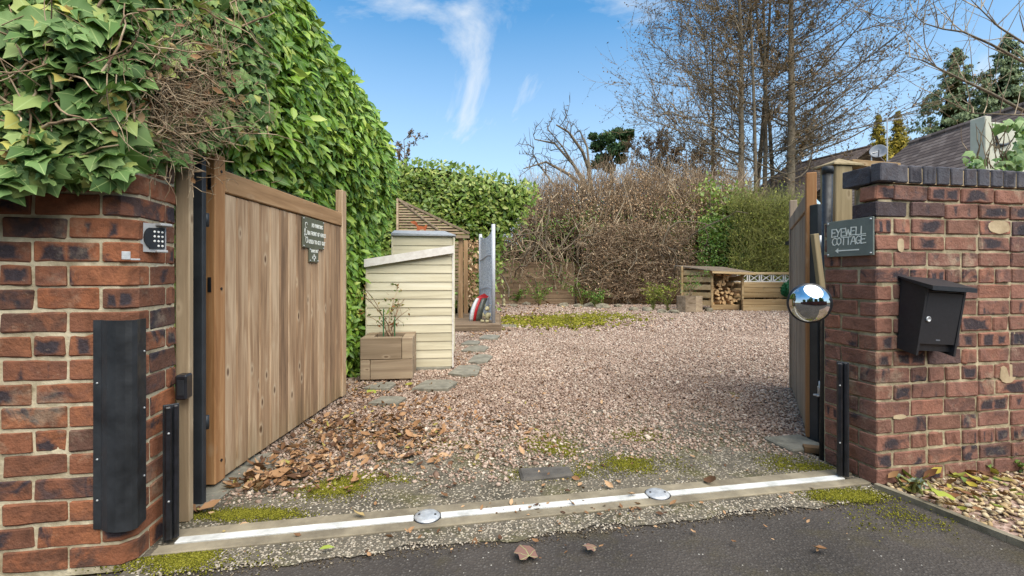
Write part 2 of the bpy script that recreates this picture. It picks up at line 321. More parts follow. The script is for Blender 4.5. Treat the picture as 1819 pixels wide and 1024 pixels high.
M['arbourp'] = wood('arbour_post_timber', '#7d5f42', '#9c7c5a', '#b4936e', 2, .3, .8, 1.0)
M['fence'] = wood('fence_board', '#6d5843', '#8b735a', '#a48c70', 0, .5, .88, .5)
M['fence_dark'] = wood('fence_board_dark', '#5b4632', '#755b40', '#8c7050', 0, .5, .88, .5)
M['store'] = wood('log_store_board', '#8a704e', '#ab9068', '#c2a981', 0, .5, .85, .6)
M['store_roof'] = wood('log_store_roof', '#5a4d3e', '#74675a', '#8c7f6d', 0, .2, .9, .8)
M['orange'] = wood('new_sleeper', '#84694a', '#a2865f', '#b89d76', 0, .5, .8, .5)
M['log'] = wood('split_log_bark', '#7d5f42', '#a37f58', '#bf9c72', 0, 0, .9, 1.0)
M['log_end'] = plain('log_end_grain', '#b98f5e', '#d9b98a', 30, .9, .3)
M['black'] = plain('black_plastic', '#1d1f22', '#2b2d31', 18, .5, .15, spec=.4, rv=(.35, .6))
M['guard'] = plain('scuffed_black_plastic', '#17181a', '#323437', 7, .5, .25, spec=.4, rv=(.4, .65))
M['rubber'] = plain('black_rubber', '#121214', '#24242a', 30, .35, .1, spec=.5)
M['steel_black'] = plain('black_steel_post', '#26292d', '#33373c', 8, .5, .1, spec=.4)
M['mailbox'] = plain('black_powder_coat', '#1e1f23', '#26272b', 60, .45, .08, spec=.45)
M['metal'] = plain('stainless_steel', '#a7a8aa', '#cfd0d0', 40, .5, .1, .45)
M['zinc'] = plain('galvanised_screen', '#a3a4a8', '#bfc0c3', 60, .5, .1, .0)
M['greyplastic'] = plain('grey_plastic', '#9a9a9a', '#b0afad', 20, .5, .05)
M['white_key'] = plain('white_print', '#d9d9d4', '#ecebe6', 20, .7, 0)
M['slate'] = plain('slate_sign', '#6a706a', '#797f78', 9, .75, .25, spec=.25)
M['slateG'] = plain('green_slate_sign', '#595a4a', '#696a58', 9, .75, .25, spec=.25)
M['letters'] = plain('white_paint_lettering', '#dcdcd2', '#efefe6', 40, .7, 0)
M['whitestrip'] = plain('white_metal_strip', '#aaa9a4', '#dddcd8', 9, .75, .25)
M['concrete'] = plain('threshold_concrete', '#6d6455', '#968b76', 7, .93, .7, spec=.15)
M['slab'] = plain('grey_sandstone', '#6b675c', '#8d887a', 12, .9, .5, spec=.2)
M['rock'] = plain('garden_rock', '#5d5748', '#8f8674', 9, .92, .6, spec=.15)
M['darkrock'] = plain('dark_stone_block', '#45413d', '#615c55', 14, .9, .6)
M['bear'] = plain('cast_stone', '#8d8363', '#b3a987', 20, .95, .6, spec=.1)
M['rust'] = plain('rusty_steel', '#8b4526', '#b0633a', 30, .9, .3)
M['dish'] = plain('grey_dish', '#62666d', '#7d8188', 8, .5, .05)
M['bark'] = plain('tree_bark', '#5c5145', '#85765f', 5, .95, .6, bd=.03)
M['twig'] = stonemat('brown_twig', [(0, '#6a5543'), (.4, '#8a735c'), (.75, '#aa9277'), (1, '#cab596')], .9, .2)
M['tree_twig'] = stonemat('grey_brown_twig', [(0, '#665848'), (.5, '#86765f'), (1, '#a5957b')], .9, .2)
M['twig_dark'] = plain('dark_twig', '#4b4036', '#6b5d4d', 3, .9, 0)
M['twig_pale'] = stonemat('dead_twig', [(0, '#7b6650'), (.5, '#a08a70'), (1, '#c9b596')], .9, .2)
M['stem_green'] = plain('greenish_stem', '#5d6033', '#83823f', 3, .85, 0)
M['stem_tan'] = plain('tan_stem', '#806650', '#a1856a', 3, .85, 0)
M['shade'] = plain('shade_brown', '#3a2f22', '#54442f', 6, 1, 0, spec=.05)  # dark brown painted as shade inside ivy and brown hedge; also deck frame
M['shadeg'] = plain('shade_green', '#171b0b', '#28290f', 6, 1, 0, spec=.05)  # near-black green, shade of the leafy interiors put into the colour
M['ivy'] = leafmat('ivy_leaf', [(0, '#45632f'), (.3, '#59793d'), (.6, '#6e8c50'), (.82, '#869d5b'), (.93, '#a5ae60'), (.975, '#bab159'), (1, '#96734c')], .58, .3, 'ivy', .18)
M['laurel'] = leafmat('laurel_leaf', [(0, '#4f7424'), (.3, '#6b932e'), (.6, '#86aa3a'), (.85, '#a3bd4c'), (1, '#c3cf66')], .42, .42, 'mid', .22)
M['laurel_far'] = leafmat('yellow_laurel_leaf', [(0, '#56702a'), (.35, '#728b36'), (.7, '#8ea048'), (1, '#b6b963')], .4, .45, None, .3)  # yellow-green is this laurel's own leaf colour
M['green_leaf'] = leafmat('small_green_leaf', [(0, '#33531d'), (.5, '#54772b'), (1, '#86a043')], .45, .4, None, .25)
M['olive_leaf'] = leafmat('olive_shrub_leaf', [(0, '#5f6a28'), (.5, '#7d8434'), (1, '#a3a04c')], .6, .3, None, .25)
M['dead_leaf'] = leafmat('dead_beech_leaf', [(0, '#84654a'), (.4, '#a5825f'), (.75, '#c4a380'), (1, '#d8bf9e')], .8, .2, None, .15)
M['litter'] = leafmat('fallen_leaf', [(0, '#4a3326'), (.25, '#6f4f37'), (.5, '#906a48'), (.75, '#a98360'), (.95, '#bf9e7a'), (1, '#8d8a37')], .75, .25, None, .05)
M['litter_bed'] = leafmat('mixed_leaf_litter', [(0, '#5a3c2a'), (.3, '#85583a'), (.5, '#a98457'), (.66, '#7f8a3a'), (.8, '#b09b3a'), (.9, '#5d7a35'), (1, '#9a6b4a')], .7, .3, None, .08)
M['green_litter'] = leafmat('green_fallen_leaf', [(0, '#8a9a3c'), (1, '#a6ad4a')], .6, .3, 'mid', .1)
M['mauve_litter'] = leafmat('wet_brown_leaf', [(0, '#7a5a50'), (1, '#8c6a5c')], .6, .3, 'ivy', .1)
M['conifer'] = leafmat('cypress_spray', [(0, '#56634a'), (.5, '#72805c'), (1, '#96a072')], .7, .2, None, .1)
M['gold'] = leafmat('golden_conifer_spray', [(0, '#6d6322'), (.5, '#8f7f2a'), (1, '#b39b3c')], .7, .2, None, .15)
M['pine'] = leafmat('pine_needle', [(0, '#33482e'), (.5, '#4a643f'), (1, '#65804e')], .7, .2, None, .1)
M['bud'] = leafmat('winter_bud', [(0, '#5a4634'), (.6, '#7a5f44'), (1, '#9c7d58')], .8, .2, None, .1)
M['moss'] = leafmat('moss', [(0, '#4b4a18'), (.5, '#6d6b20'), (1, '#98923a')], .95, .1, None, .1)
M['grey_leaf'] = leafmat('grey_green_leaf', [(0, '#6b7a66'), (1, '#9aa78e')], .7, .2, None, .1)
M['gravel'] = stonemat('pink_gravel', [(0, '#7d6859'), (.18, '#9b8272'), (.4, '#b19988'), (.6, '#c6b09f'), (.75, '#796050'), (.88, '#dccdba'), (1, '#8f705e')], dirt='#5b4735')
M['gravel_bed'] = stonemat('beige_gravel', [(0, '#a48a63'), (.3, '#c4ab82'), (.6, '#dac6a0'), (.8, '#8e7a60'), (1, '#e7d9bd')])
M['pebble'] = stonemat('exposed_pebble', [(0, '#8a7f70'), (.3, '#a79a88'), (.6, '#c2b6a2'), (.8, '#6f665c'), (1, '#d5cbb8')])
M['debris'] = stonemat('seam_dirt', [(0, '#3a3226'), (.5, '#5a4e3c'), (.8, '#7d705a'), (1, '#b0a48e')])
def ground_mats():
    # tarmac
    m = Mat('tarmac', .82, spec=.35); t = m.t; v = m.coord('Object', rnd=False)
    n = noise(t, v, 2.2, 6, .6); c = ramp(t, [(.3, '#35302c'), (.7, '#4d4640')]); t.links.new(n, c.inputs['Fac']); col = c.outputs['Color']
    d = voro(t, v, 95); k = ramp(t, [(.0, (.75,) * 3), (.5, (0,) * 3)]); t.links.new(d, k.inputs['Fac']); cc = voro(t, v, 95, 'F1', 'Color')
    sp = nn(t, 'ShaderNodeSeparateColor'); t.links.new(cc, sp.inputs[0])
    col = mixrgb(t, math_(t, 'MULTIPLY', k.outputs['Color'], math_(t, 'MULTIPLY', sp.outputs[0], .75)), col, '#7d7770')
    rare = math_(t, 'GREATER_THAN', sp.outputs[1], .988); col = mixrgb(t, math_(t, 'MULTIPLY', rare, math_(t, 'LESS_THAN', d, .28)), col, '#aba69c')
    mo = ramp(t, [(.52, (0,) * 3), (.72, (1,) * 3)]); t.links.new(noise(t, v, 3.1, 7, .7), mo.inputs['Fac'])
    col = mixrgb(t, math_(t, 'MULTIPLY', mo.outputs['Color'], .6), col, '#4a4228')
    m.color(col).bump(math_(t, 'SUBTRACT', noise(t, v, 160, 3), math_(t, 'MULTIPLY', d, .9)), .7, .006); M['tarmac'] = m.m
    # mossy exposed-aggregate slab
    m = Mat('exposed_aggregate', .92, spec=.2); t = m.t; v = m.coord('Object', rnd=False)
    c = ramp(t, [(.3, '#4b463c'), (.7, '#6f675a')]); t.links.new(noise(t, v, 4, 6, .65), c.inputs['Fac']); col = c.outputs['Color']
    d = voro(t, v, 75); cc = voro(t, v, 75, 'F1', 'Color'); sp = nn(t, 'ShaderNodeSeparateColor'); t.links.new(cc, sp.inputs[0])
    k = ramp(t, [(.3, (1,) * 3), (.45, (0,) * 3)]); t.links.new(d, k.inputs['Fac'])
    col = mixrgb(t, math_(t, 'MULTIPLY', k.outputs['Color'], math_(t, 'MULTIPLY', math_(t, 'GREATER_THAN', sp.outputs[1], .45), .85)), col, mixrgb(t, sp.outputs[0], '#857866', '#c8bca6'))
    mo = ramp(t, [(.5, (0,) * 3), (.66, (1,) * 3)]); t.links.new(noise(t, v, 2.7, 7, .7), mo.inputs['Fac'])
    col = mixrgb(t, math_(t, 'MULTIPLY', mo.outputs['Color'], .6), col, '#55521f')
    m.color(col).bump(math_(t, 'MULTIPLY', d, -1.0), .6, .01); M['slabagg'] = m.m
    m = Mat('gravel_bed_base', .95, spec=.1); t = m.t; v = m.coord('Object', rnd=False)
    c = ramp(t, [(.2, '#5d4a40'), (.5, '#8d7467'), (.8, '#b39b8d')]); t.links.new(math_(t, 'ADD', math_(t, 'MULTIPLY', voro(t, v, 38), .8), math_(t, 'MULTIPLY', noise(t, v, 6), .3)), c.inputs['Fac'])
    m.color(c.outputs['Color']).bump(voro(t, v, 38), .8, .02); M['gravelbase'] = m.m
    m = Mat('earth', .97, spec=.1); t = m.t; v = m.coord('Object', rnd=False)
    c = ramp(t, [(.3, '#3f3524'), (.55, '#5a4b33'), (.75, '#566030')]); t.links.new(noise(t, v, .8, 8, .65), c.inputs['Fac']); m.color(c.outputs['Color']).bump(noise(t, v, 20), .5, .03); M['earth'] = m.m
    # roof tiles (too small to tell apart)
    m = Mat('roof_tiles', .85, spec=.2); t = m.t; sp = nn(t, 'ShaderNodeSeparateXYZ'); t.links.new(m.tc.outputs['Object'], sp.inputs[0])
    row = math_(t, 'MULTIPLY', sp.outputs['Y'], 1 / .14); fr = math_(t, 'FRACT', row); rid = math_(t, 'FLOOR', row)
    xx = math_(t, 'ADD', math_(t, 'MULTIPLY', sp.outputs['X'], 1 / .17), math_(t, 'MULTIPLY', rid, .5)); xf = math_(t, 'FRACT', xx)
    cv = nn(t, 'ShaderNodeCombineXYZ'); t.links.new(math_(t, 'FLOOR', xx), cv.inputs[0]); t.links.new(rid, cv.inputs[1])
    wn = nn(t, 'ShaderNodeTexWhiteNoise'); t.links.new(cv.outputs[0], wn.inputs['Vector'])
    c = ramp(t, [(0, '#554a46'), (.5, '#6f615a'), (.85, '#85776f'), (1, '#9a8d86')]); t.links.new(math_(t, 'ADD', math_(t, 'MULTIPLY', wn.outputs[0], .6), math_(t, 'MULTIPLY', noise(t, m.tc.outputs['Object'], 1.2, 5), .4)), c.inputs['Fac'])
    edge = math_(t, 'MAXIMUM', math_(t, 'LESS_THAN', fr, .22), math_(t, 'MULTIPLY', math_(t, 'LESS_THAN', xf, .06), .6))
    m.color(mixrgb(t, math_(t, 'MULTIPLY', edge, .8), c.outputs['Color'], '#241c1c')).bump(fr, .8, .03); M['tiles'] = m.m
    # perforated metal
    m = Mat('perforated_zinc', .6, .0); t = m.t; v = m.coord('Object', (1, 1, 1), False)
    d = voro(t, v, 26); c = ramp(t, [(.42, '#acacae'), (.58, '#f0efec')]); t.links.new(noise(t, v, 34, 2), c.inputs['Fac']); m.color(c.outputs['Color'])
    k = math_(t, 'LESS_THAN', math_(t, 'ADD', d, math_(t, 'MULTIPLY', noise(t, v, 40), .2)), .40)
    tr = nn(t, 'ShaderNodeBsdfTransparent'); ms = nn(t, 'ShaderNodeMixShader'); t.links.new(k, ms.inputs[0]); t.links.new(m.b.outputs[0], ms.inputs[1]); t.links.new(tr.outputs[0], ms.inputs[2]); t.links.new(ms.outputs[0], t.nodes['Material Output'].inputs['Surface']); M['perf'] = m.m
    m = Mat('convex_mirror', .04, 1.0); m.color(plain_col(m)); M['mirror'] = m.m
def plain_col(m):
    c = ramp(m.t, [(.4, '#c8cacc'), (.7, '#dcdede')]); m.t.links.new(noise(m.t, m.tc.outputs['Object'], 30), c.inputs['Fac']); return c.outputs['Color']
ground_mats()

# ------------------------------------------------------------------ ground
A = G(330, 962); B = G(1495, 850); U = (B - A).normalized(); N = Vector((-U.y, U.x, 0)); TANG = math.atan2(U.y, U.x); TL = (B - A).length
def T(u, v, z=0.0): p = A + U * u + N * v; return Vector((p.x, p.y, z))
def sheet(name, pts, mat, z, kind='structure', sub=0):
    me = bpy.data.meshes.new(name); me.from_pydata([(p[0], p[1], z) for p in pts], [], [tuple(range(len(pts)))]); me.update()
    return tag(link(name, me, mat), kind=kind)
sheet('ground', [(-400, -400), (400, -400), (400, 400), (-400, 400)], M['earth'], -.04)
sheet('tarmac_road', [T(-9, -.15), T(-9, -9), T(14, -9), T(14, -.15)], M['tarmac'], -.008)
sheet('aggregate_slab', [T(-.12, 1.35)] + [T(u_, -.20 + .018 * math.sin(u_ * 9.1) + .012 * math.sin(u_ * 23.7 + 1) + random.uniform(-.008, .008)) for u_ in np.linspace(-.12, TL + .12, 90)] + [T(TL + .12, 1.35)], M['slabagg'], -.002)
sheet('gravel_yard', [(-3.2, 2.2), (2.6, 3.0), (9, 8), (13, 19), (-6, 19), (-4, 8)], M['gravelbase'], -.014)
kb = MB()
kb.bbox(-.08, TL + .09, -.078, -.022, -.02, .006, .004); kb.bbox(-.08, TL + .09, .022, .085, -.02, .008, .004)
th = kb.build('threshold_kerb', M['concrete'], loc=(A.x, A.y, 0), rot=(0, 0, TANG)); tag(th, kind='structure')
strip = empty('gate_track', (A.x, A.y, 0), TANG); tag(strip, 'white metal strip set in concrete across the gateway', 'gate track')
u1 = (G(759, 921) - A).dot(U); u2 = (G(1168, 881) - A).dot(U)
for a_, b_ in ((-.03, u1 - .055), (u1 + .055, u2 - .055), (u2 + .055, TL)):
    MB().bbox(a_, b_, -.02, .02, -.02, .0095, .002).build('strip', M['whitestrip'], strip)
for nm, px, py in (('left', 759, 921), ('right', 1168, 881)):
    g = G(px, py); g.z = .008; e = empty('ground_disc', g)
    tag(e, f'round steel disc in the threshold strip, the {"one nearer the brick pier with keypad" if nm == "left" else "one nearer the pier with the mailbox"}', 'ground stop', 'steel discs in the threshold')
    MB().lathe([(.0535, -.02), (.0535, .001), (.049, .006), (.03, .0085), (.0, .009)], 28).build('plate', M['metal'], e, True)
    MB().lathe([(.057, -.02), (.057, .0005), (.0536, .0008)], 28).build('rim', M['rubber'], e, True)
    for s in (-1, 1): MB().lathe([(.005, 0), (.005, .0105), (0, .0106)], 8).build('screw', M['rubber'], e, loc=(s * .033, 0, 0))
# right-hand bed and its edging
E0, E1 = G(1562, 868), G(1819, 968); ed = (E1 - E0).normalized(); E2 = E0 + ed * 1.5
sheet('planting_bed', [E0, E2, (6, .3), (6, 3.2), (1.8, 2.35)], M['gravelbase'], .0)
edg = MB(); pts = [E0 + ed * t_ * 1.5 + Vector((.006 * math.sin(t_ * 17), 0, 0)) for t_ in np.linspace(-.01, 1, 14)]
for i in range(13):
    p, q = pts[i], pts[i + 1]; n_ = Vector((-(q - p).y, (q - p).x, 0)).normalized() * .014
    edg.add([p - n_ - Vector((0, 0, .03)), q - n_ - Vector((0, 0, .03)), q + n_ - Vector((0, 0, .03)), p + n_ - Vector((0, 0, .03)), p - n_ + Vector((0, 0, .018)), q - n_ + Vector((0, 0, .018)), q + n_ + Vector((0, 0, .018)), p + n_ + Vector((0, 0, .018))],
            [(0, 3, 2, 1), (4, 5, 6, 7), (0, 1, 5, 4), (2, 3, 7, 6)] + ([(0, 4, 7, 3)] if i == 0 else []) + ([(1, 2, 6, 5)] if i == 12 else []))
tag(edg.build('bed_edging', M['rock']), 'thin grey stone edging between tarmac and gravel bed', 'edging')

# ------------------------------------------------------------------ brick walls
_bc = {}
def brick_mesh(lx, ly, lz, mat, cham=0, var=0):
    key = (round(lx, 3), round(ly, 3), round(lz, 3), mat.name, cham, var)
    if key not in _bc:
        m = MB()
        if cham:
            c = .036; s = cham
            pts = [(-lx / 2, -ly / 2), (lx / 2, -ly / 2), (lx / 2, ly / 2), (-lx / 2, ly / 2)]
            pts = [(-lx / 2, -ly / 2), (lx / 2 - c, -ly / 2), (lx / 2, -ly / 2 + c), (lx / 2, ly / 2), (-lx / 2, ly / 2)]
            if s < 0: pts = [(-x, y) for x, y in pts][::-1]
            bm = bmesh.new(); n = len(pts); vs_ = [bm.verts.new((x, y, z)) for z in (-lz / 2, lz / 2) for x, y in pts]
            bm.faces.new(vs_[:n][::-1]); bm.faces.new(vs_[n:])
            for i in range(n): bm.faces.new([vs_[i], vs_[(i + 1) % n], vs_[n + (i + 1) % n], vs_[n + i]])
            bmesh.ops.bevel(bm, geom=[e for e in bm.edges if abs(e.verts[0].co.z - e.verts[1].co.z) < 1e-5], offset=.004, segments=1, affect='EDGES', profile=.5)
            bm.verts.index_update(); m.add([v.co.copy() for v in bm.verts], [[v.index for v in f.verts] for f in bm.faces]); bm.free()
        else:
            bm = bmesh.new(); bmesh.ops.create_cube(bm, size=1.0)
            for v in bm.verts: v.co = Vector((v.co.x * lx, v.co.y * ly, v.co.z * lz)) + Vector([random.uniform(-.003, .003) * (.3 if var >= 10 else 1) for _ in range(3)])
            bmesh.ops.subdivide_edges(bm, edges=[e for e in bm.edges if abs(e.verts[0].co.x - e.verts[1].co.x) > lx * .6], cuts=3)
            for v in bm.verts: v.co += Vector((0, random.uniform(-.002, .002), random.uniform(-.0022, .0022))) * (.3 if var >= 10 else .8)
            bmesh.ops.bevel(bm, geom=[e for e in bm.edges if e.is_manifold and e.calc_face_angle(0) > .8], offset=random.uniform(.003, .006), segments=1, affect='EDGES', profile=.5)
            for v in bm.verts: v.co += Vector([random.uniform(-.0011, .0011) for _ in range(3)])
            bm.verts.index_update(); m.add([v.co.copy() for v in bm.verts], [[v.index for v in f.verts] for f in bm.faces]); bm.free()
        me = m.mesh('brick'); me.materials.append(mat); _bc[key] = me
    return _bc[key]
CO = .0802; BL = .192; BW = .092; JT = .011
def brick(root, cx, cy, z, ln, dp, mat, along='x', cham=0, hgt=CO - JT, jit=1.0):
    me = brick_mesh(ln, dp, hgt, mat, cham, random.randrange(6) + (10 if mat is M['brick_blue'] else 0))
    o = link('brick', me, None, root, (cx, cy, z + random.uniform(-.0015, .0015) * jit), (random.gauss(0, .006) * jit, random.gauss(0, .006) * jit, (PI / 2 if along == 'y' else 0) + random.gauss(0, .006) * jit))
    return o
def wall(root, sg, length, side, courses, mat, headers=(), cut={}, cham=False):
    """corner at local origin, front along sg*x facing -y, return side along +y facing -sg*x"""
    for i in range(courses):
        z = i * CO + CO / 2; odd = i % 2; hd = i in headers
        x0 = 0; y0 = 0; skip = cut.get(i, 0)
        if odd: fx, fy = BW, BL     # corner brick: header on the front, stretcher on the side
        else: fx, fy = BL, BW
        if skip <= 0:
            if odd: brick(root, sg * fx / 2, fy / 2, z, fx, fy, mat, 'x', (-sg) if cham else 0)
            else: brick(root, sg * fx / 2, fy / 2, z, fx, fy, mat, 'x', (-sg) if cham else 0)
            y = fy + JT
            while y < side - .03:
                d = min(BW if odd else BL, side - y)
                brick(root, sg * BW / 2, y + d / 2, z, d, BW, mat, 'y'); y += d + JT
        x = fx + JT
        if hd and not odd: pass
        k = 0
        while x < length:
            l = BW if hd else BL
            if not hd and random.random() < .10: l = BW
            l *= random.uniform(.97, 1.03)
            brick(root, sg * (x + l / 2), BW / 2 + random.uniform(-.002, .002), z, l, BW, mat); x += l + JT
            k += 1
aL = R(8.4); CL = Vector((-1.312, 1.595, 0))
wl = empty('brick_pier', CL, aL); tag(wl, 'red brick pier with cream mortar under the ivy, keypad on its side', 'brick wall')
wall(wl, -1, 1.5, .26, 18, M['brickL'], (5, 12), cham=True)
MB().prism([(-.004 - .0, .045), (-.045, .006), (-1.7, .006), (-1.7, .2), (-.3, .2), (-.3, .262), (-.006, .262)][::-1], -.02, 18 * CO - .005).build('mortar', M['mortarL'], wl)
aR = R(10.2); CR = G(1557, 864)
wr = empty('brick_wall', CR, aR); tag(wr, 'weathered red brick wall with blue brick coping, carrying the black mailbox', 'brick wall')
wall(wr, 1, 2.3, .30, 18, M['brickR'], (2, 6, 12), cut={17: 1, 16: 1})
# broken-off corner below the coping: shorter pieces only
for i, (l0, s0) in {16: (.19, .13), 17: (.15, .09)}.items():
    z = i * CO + CO / 2
    brick(wr, .09, s0 / 2 + .004, z, .178, s0, M['brickR'])
MB().prism([(.007, .007), (2.5, .007), (2.5, .2), (.4, .2), (.4, .30), (.007, .302)], -.02, 16 * CO).build('mortar', M['mortarR'], wr)
MB().prism([(.02, .012), (2.5, .012), (2.5, .2), (.1, .2), (.03, .11)], 16 * CO, 18 * CO).build('mortar', M['mortarR'], wr)
zc = 18 * CO + .005
brick(wr, .05, .112, zc + .043, .15, .095, M['brick_blue'], 'y', 0, .083)
brick(wr, .045, -.0, zc + .044, .11, .05, M['brick_blue'], 'x', 0, .086).rotation_euler = (0, 0, R(4))
x = .108
while x < 2.45:
    brick(wr, x + .034, .103, zc + .0435, .072, .215, M['brick_blue'], 'x', 0, .086, .6); x += .0825
MB().box(.10, 2.5, .004, .19, zc, zc + .075).build('mortar', M['lime'], wr)
# cement smears
def blob_patch(root, cx, cz, w_, h_, mat, y=-.0015, n=24, th_=.008):
    pts = [(cx + w_ * math.cos(a) * random.uniform(.86, 1.0), cz + h_ * (abs(math.sin(a)) ** .6) * math.copysign(1, math.sin(a)) * random.uniform(.86, 1.0)) for a in np.linspace(0, 2 * PI, n, endpoint=False)]
    m = MB(); m.add([(x, y, z) for x, z in pts] + [(x * 1.0, y + th_, z) for x, z in pts], [tuple(range(n))] + [(i, n + i, n + (i + 1) % n, (i + 1) % n) for i in range(n)])
    return m.build('cement_patch', mat, root)
def onR(px, py):
    """local (x,z) of a photo pixel on the front of the right wall"""
    r = (px - CX) / F; c, s = math.cos(aR), math.sin(aR); t_ = (r * CR.y - CR.x) / (c - r * s); Y = CR.y + t_ * s; return t_, H + (HY - py) / F * Y
for px, py, w_, h_ in ((1790, 664, .055, .05), (1775, 404, .07, .034), (1600, 436, .02, .035), (1598, 741, .04, .012)):
    a_, b_ = onR(px, py); blob_patch(wr, a_, b_, w_, h_, M['lime'])

# ------------------------------------------------------------------ stroke lettering
GL = {'A': [[(0, 0), (.38, 1), (.5, 1), (.8, 0)], [(.1, .35), (.85, .38)]], 'C': [[(.75, .85), (.45, 1), (.1, .75), (.02, .4), (.2, .05), (.5, 0), (.8, .15)]],
      'D': [[(.1, 0), (.1, 1), (.5, .9), (.75, .5), (.5, .05), (.1, 0)]], 'E': [[(.75, .97), (.08, 1), (.08, 0), (.8, .05)], [(.08, .52), (.62, .54)]],
      'F': [[(.75, 1), (.1, 1), (.1, 0)], [(.1, .52), (.6, .52)]], 'G': [[(.75, .88), (.4, 1), (.06, .7), (.04, .3), (.3, 0), (.7, .1), (.75, .42), (.45, .42)]],
      'H': [[(.1, 0), (.1, 1)], [(.72, 0), (.72, 1)], [(.1, .5), (.72, .5)]], 'I': [[(.3, 0), (.3, 1)]], 'K': [[(.1, 0), (.1, 1)], [(.7, 1), (.1, .45), (.75, 0)]],
      'L': [[(.1, 1), (.08, 0), (.75, .04)]], 'M': [[(0, 0), (.1, 1), (.4, .4), (.75, 1), (.85, 0)]], 'N': [[(.08, 0), (.1, 1), (.7, 0), (.72, 1)]],
      'O': [[(.4, 1), (.08, .75), (.04, .3), (.35, 0), (.72, .25), (.74, .72), (.4, 1)]], 'P': [[(.1, 0), (.1, 1), (.6, .95), (.68, .65), (.1, .5)]],
      'R': [[(.1, 0), (.1, 1), (.6, .92), (.62, .62), (.1, .5), (.72, 0)]], 'S': [[(.7, .88), (.35, 1), (.1, .75), (.65, .4), (.55, .05), (.08, .12)]],
      'T': [[(-.02, .97), (.8, 1)], [(.4, 1), (.38, 0)]], 'U': [[(.08, 1), (.1, .2), (.4, 0), (.7, .2), (.72, 1)]], 'W': [[(-.02, 1), (.2, 0), (.42, .75), (.66, 0), (.95, 1)]],
      'Y': [[(.02, 1), (.38, .48), (.78, 1)], [(.38, .48), (.25, 0)]], ' ': []}
def strokes(m, polylines, wd, y=0.0, th_=.0015):
    """flat raised strokes in the local xz plane, facing -y"""
    for pl in polylines:
        for (x0, z0), (x1, z1) in zip(pl[:-1], pl[1:]):
            d = Vector((x1 - x0, z1 - z0)); l = d.length
            if l < 1e-6: continue
            d /= l; n_ = Vector((-d.y, d.x)) * wd / 2; e = d * wd * .4
            q = [(x0 - e.x - n_.x, z0 - e.y - n_.y), (x1 + e.x - n_.x, z1 + e.y - n_.y), (x1 + e.x + n_.x, z1 + e.y + n_.y), (x0 - e.x + n_.x, z0 - e.y + n_.y)]
            yy = y - th_ - random.uniform(0, .0004)
            m.add([(a, yy, b) for a, b in q] + [(a, y, b) for a, b in q], [(0, 1, 2, 3), (0, 4, 5, 1), (1, 5, 6, 2), (2, 6, 7, 3), (3, 7, 4, 0)])
def text(m, s, cx, z, h, wd, adv=.95, slant=0.0):
    tot = sum(.55 if c in 'I ' else adv for c in s) * h; x = cx - tot / 2
    for c in s:
        k = random.uniform(-.03, .03) if slant else 0
        strokes(m, [[(x + a * h * .9 + b * h * slant, z + b * h + k * h) for a, b in pl] for pl in GL[c]], wd)
        x += (.55 if c in 'I ' else adv) * h

# ------------------------------------------------------------------ left gate side
def gate(root, sd_, length, h_stile0, h_stile1, nb, mb, me_, mr, mf):
    """leaf along local +x; visible face at y=0 facing -sd*y; thickness goes to +sd*y"""
    def bx(x0, x1, y0, y1, z0, z1, b=.004): return MB().bbox(x0, x1, min(sd_ * y0, sd_ * y1), max(sd_ * y0, sd_ * y1), z0, z1, b)
    st = bx(0, .078, 0, .055, .02, h_stile0).build('stile', me_, root)
    st2 = bx(length - .088, length, -.002, .055, .02, h_stile1).build('stile', mf, root)
    bx(.078, length - .088, .001, .05, 1.408, 1.512).build('rail', mr, root)
    bx(.078, length - .088, .032, .055, .16, .26).build('rail', mr, root)
    n = nb; p = (length - .166) / n
    me = MB().bbox(-p / 2 + .0018, p / 2 - .0018, min(0, sd_ * .022), max(0, sd_ * .022), .025, 1.407, .007).mesh('board'); me.materials.append(mb)
    me2 = MB().bbox(-p * .22, p * .22, min(0, sd_ * .004), max(0, sd_ * .004), .027, 1.406, .0015).mesh('board_strip')
    for i in range(n): link('board', me, None, root, (.078 + p * (i + .5), sd_ * (.009 + random.uniform(0, .0025)), random.uniform(-.004, .0)))
    sp = MB()
    for i in range(110):
        xx = .09 + (length - .19) * (i + .5) / 110; sp.tube([(xx, sd_ * .03, 1.505), (xx + random.uniform(-.004, .004), sd_ * .03 + random.uniform(-.004, .004), 1.532)], [.002, .0008], 3)
    sp.build('spike_strip', M['rubber'], root); return st
q0, q1 = Vector((-1.392, 2.164, 0)), Vector((-1.376, 3.83, 0)); d = q1 - q0
gl = empty('wooden_gate', q0, math.atan2(d.y, d.x)); tag(gl, 'open wooden gate leaf with vertical boards and two small signs, beside the hedge', 'gate')
st = gate(gl, 1, d.length, 1.578, 1.70, 14, M['gate'], M['gate_end'], M['gate_rail'], M['gate'])
for z in (1.44, .96): MB().box(-.0022, .002, .018, .034, z - .035, z + .035).build('latch_slot', M['rubber'], st)
for z in (1.5, .94, .12): MB().lathe([(.007, 0), (.007, .003), (0, .0032)], 10).build('screw_hole', M['rubber'], st, loc=(.045, 0, z), rot=(PI / 2, 0, 0))
def sign(name, root_loc, rz, w_, h_, mat, label, tilt=0.0, cat='sign', screws=True, sm=None):
    e = empty(name, root_loc, rz); e.rotation_euler = (0, tilt, rz); tag(e, label, cat)
    MB().bbox(-w_ / 2, w_ / 2, 0, .008, -h_ / 2, h_ / 2, .0015).build('plate', mat, e)
    if screws:
        for sx in (-1, 1):
            for sz in (-1, 1): MB().lathe([(.0055, 0), (.005, .004), (.002, .006), (0, .006)], 10).build('screw', sm or M['metal'], e, True, (sx * (w_ / 2 - .011), .0, sz * (h_ / 2 - .011)), (PI / 2, 0, 0))
    return e
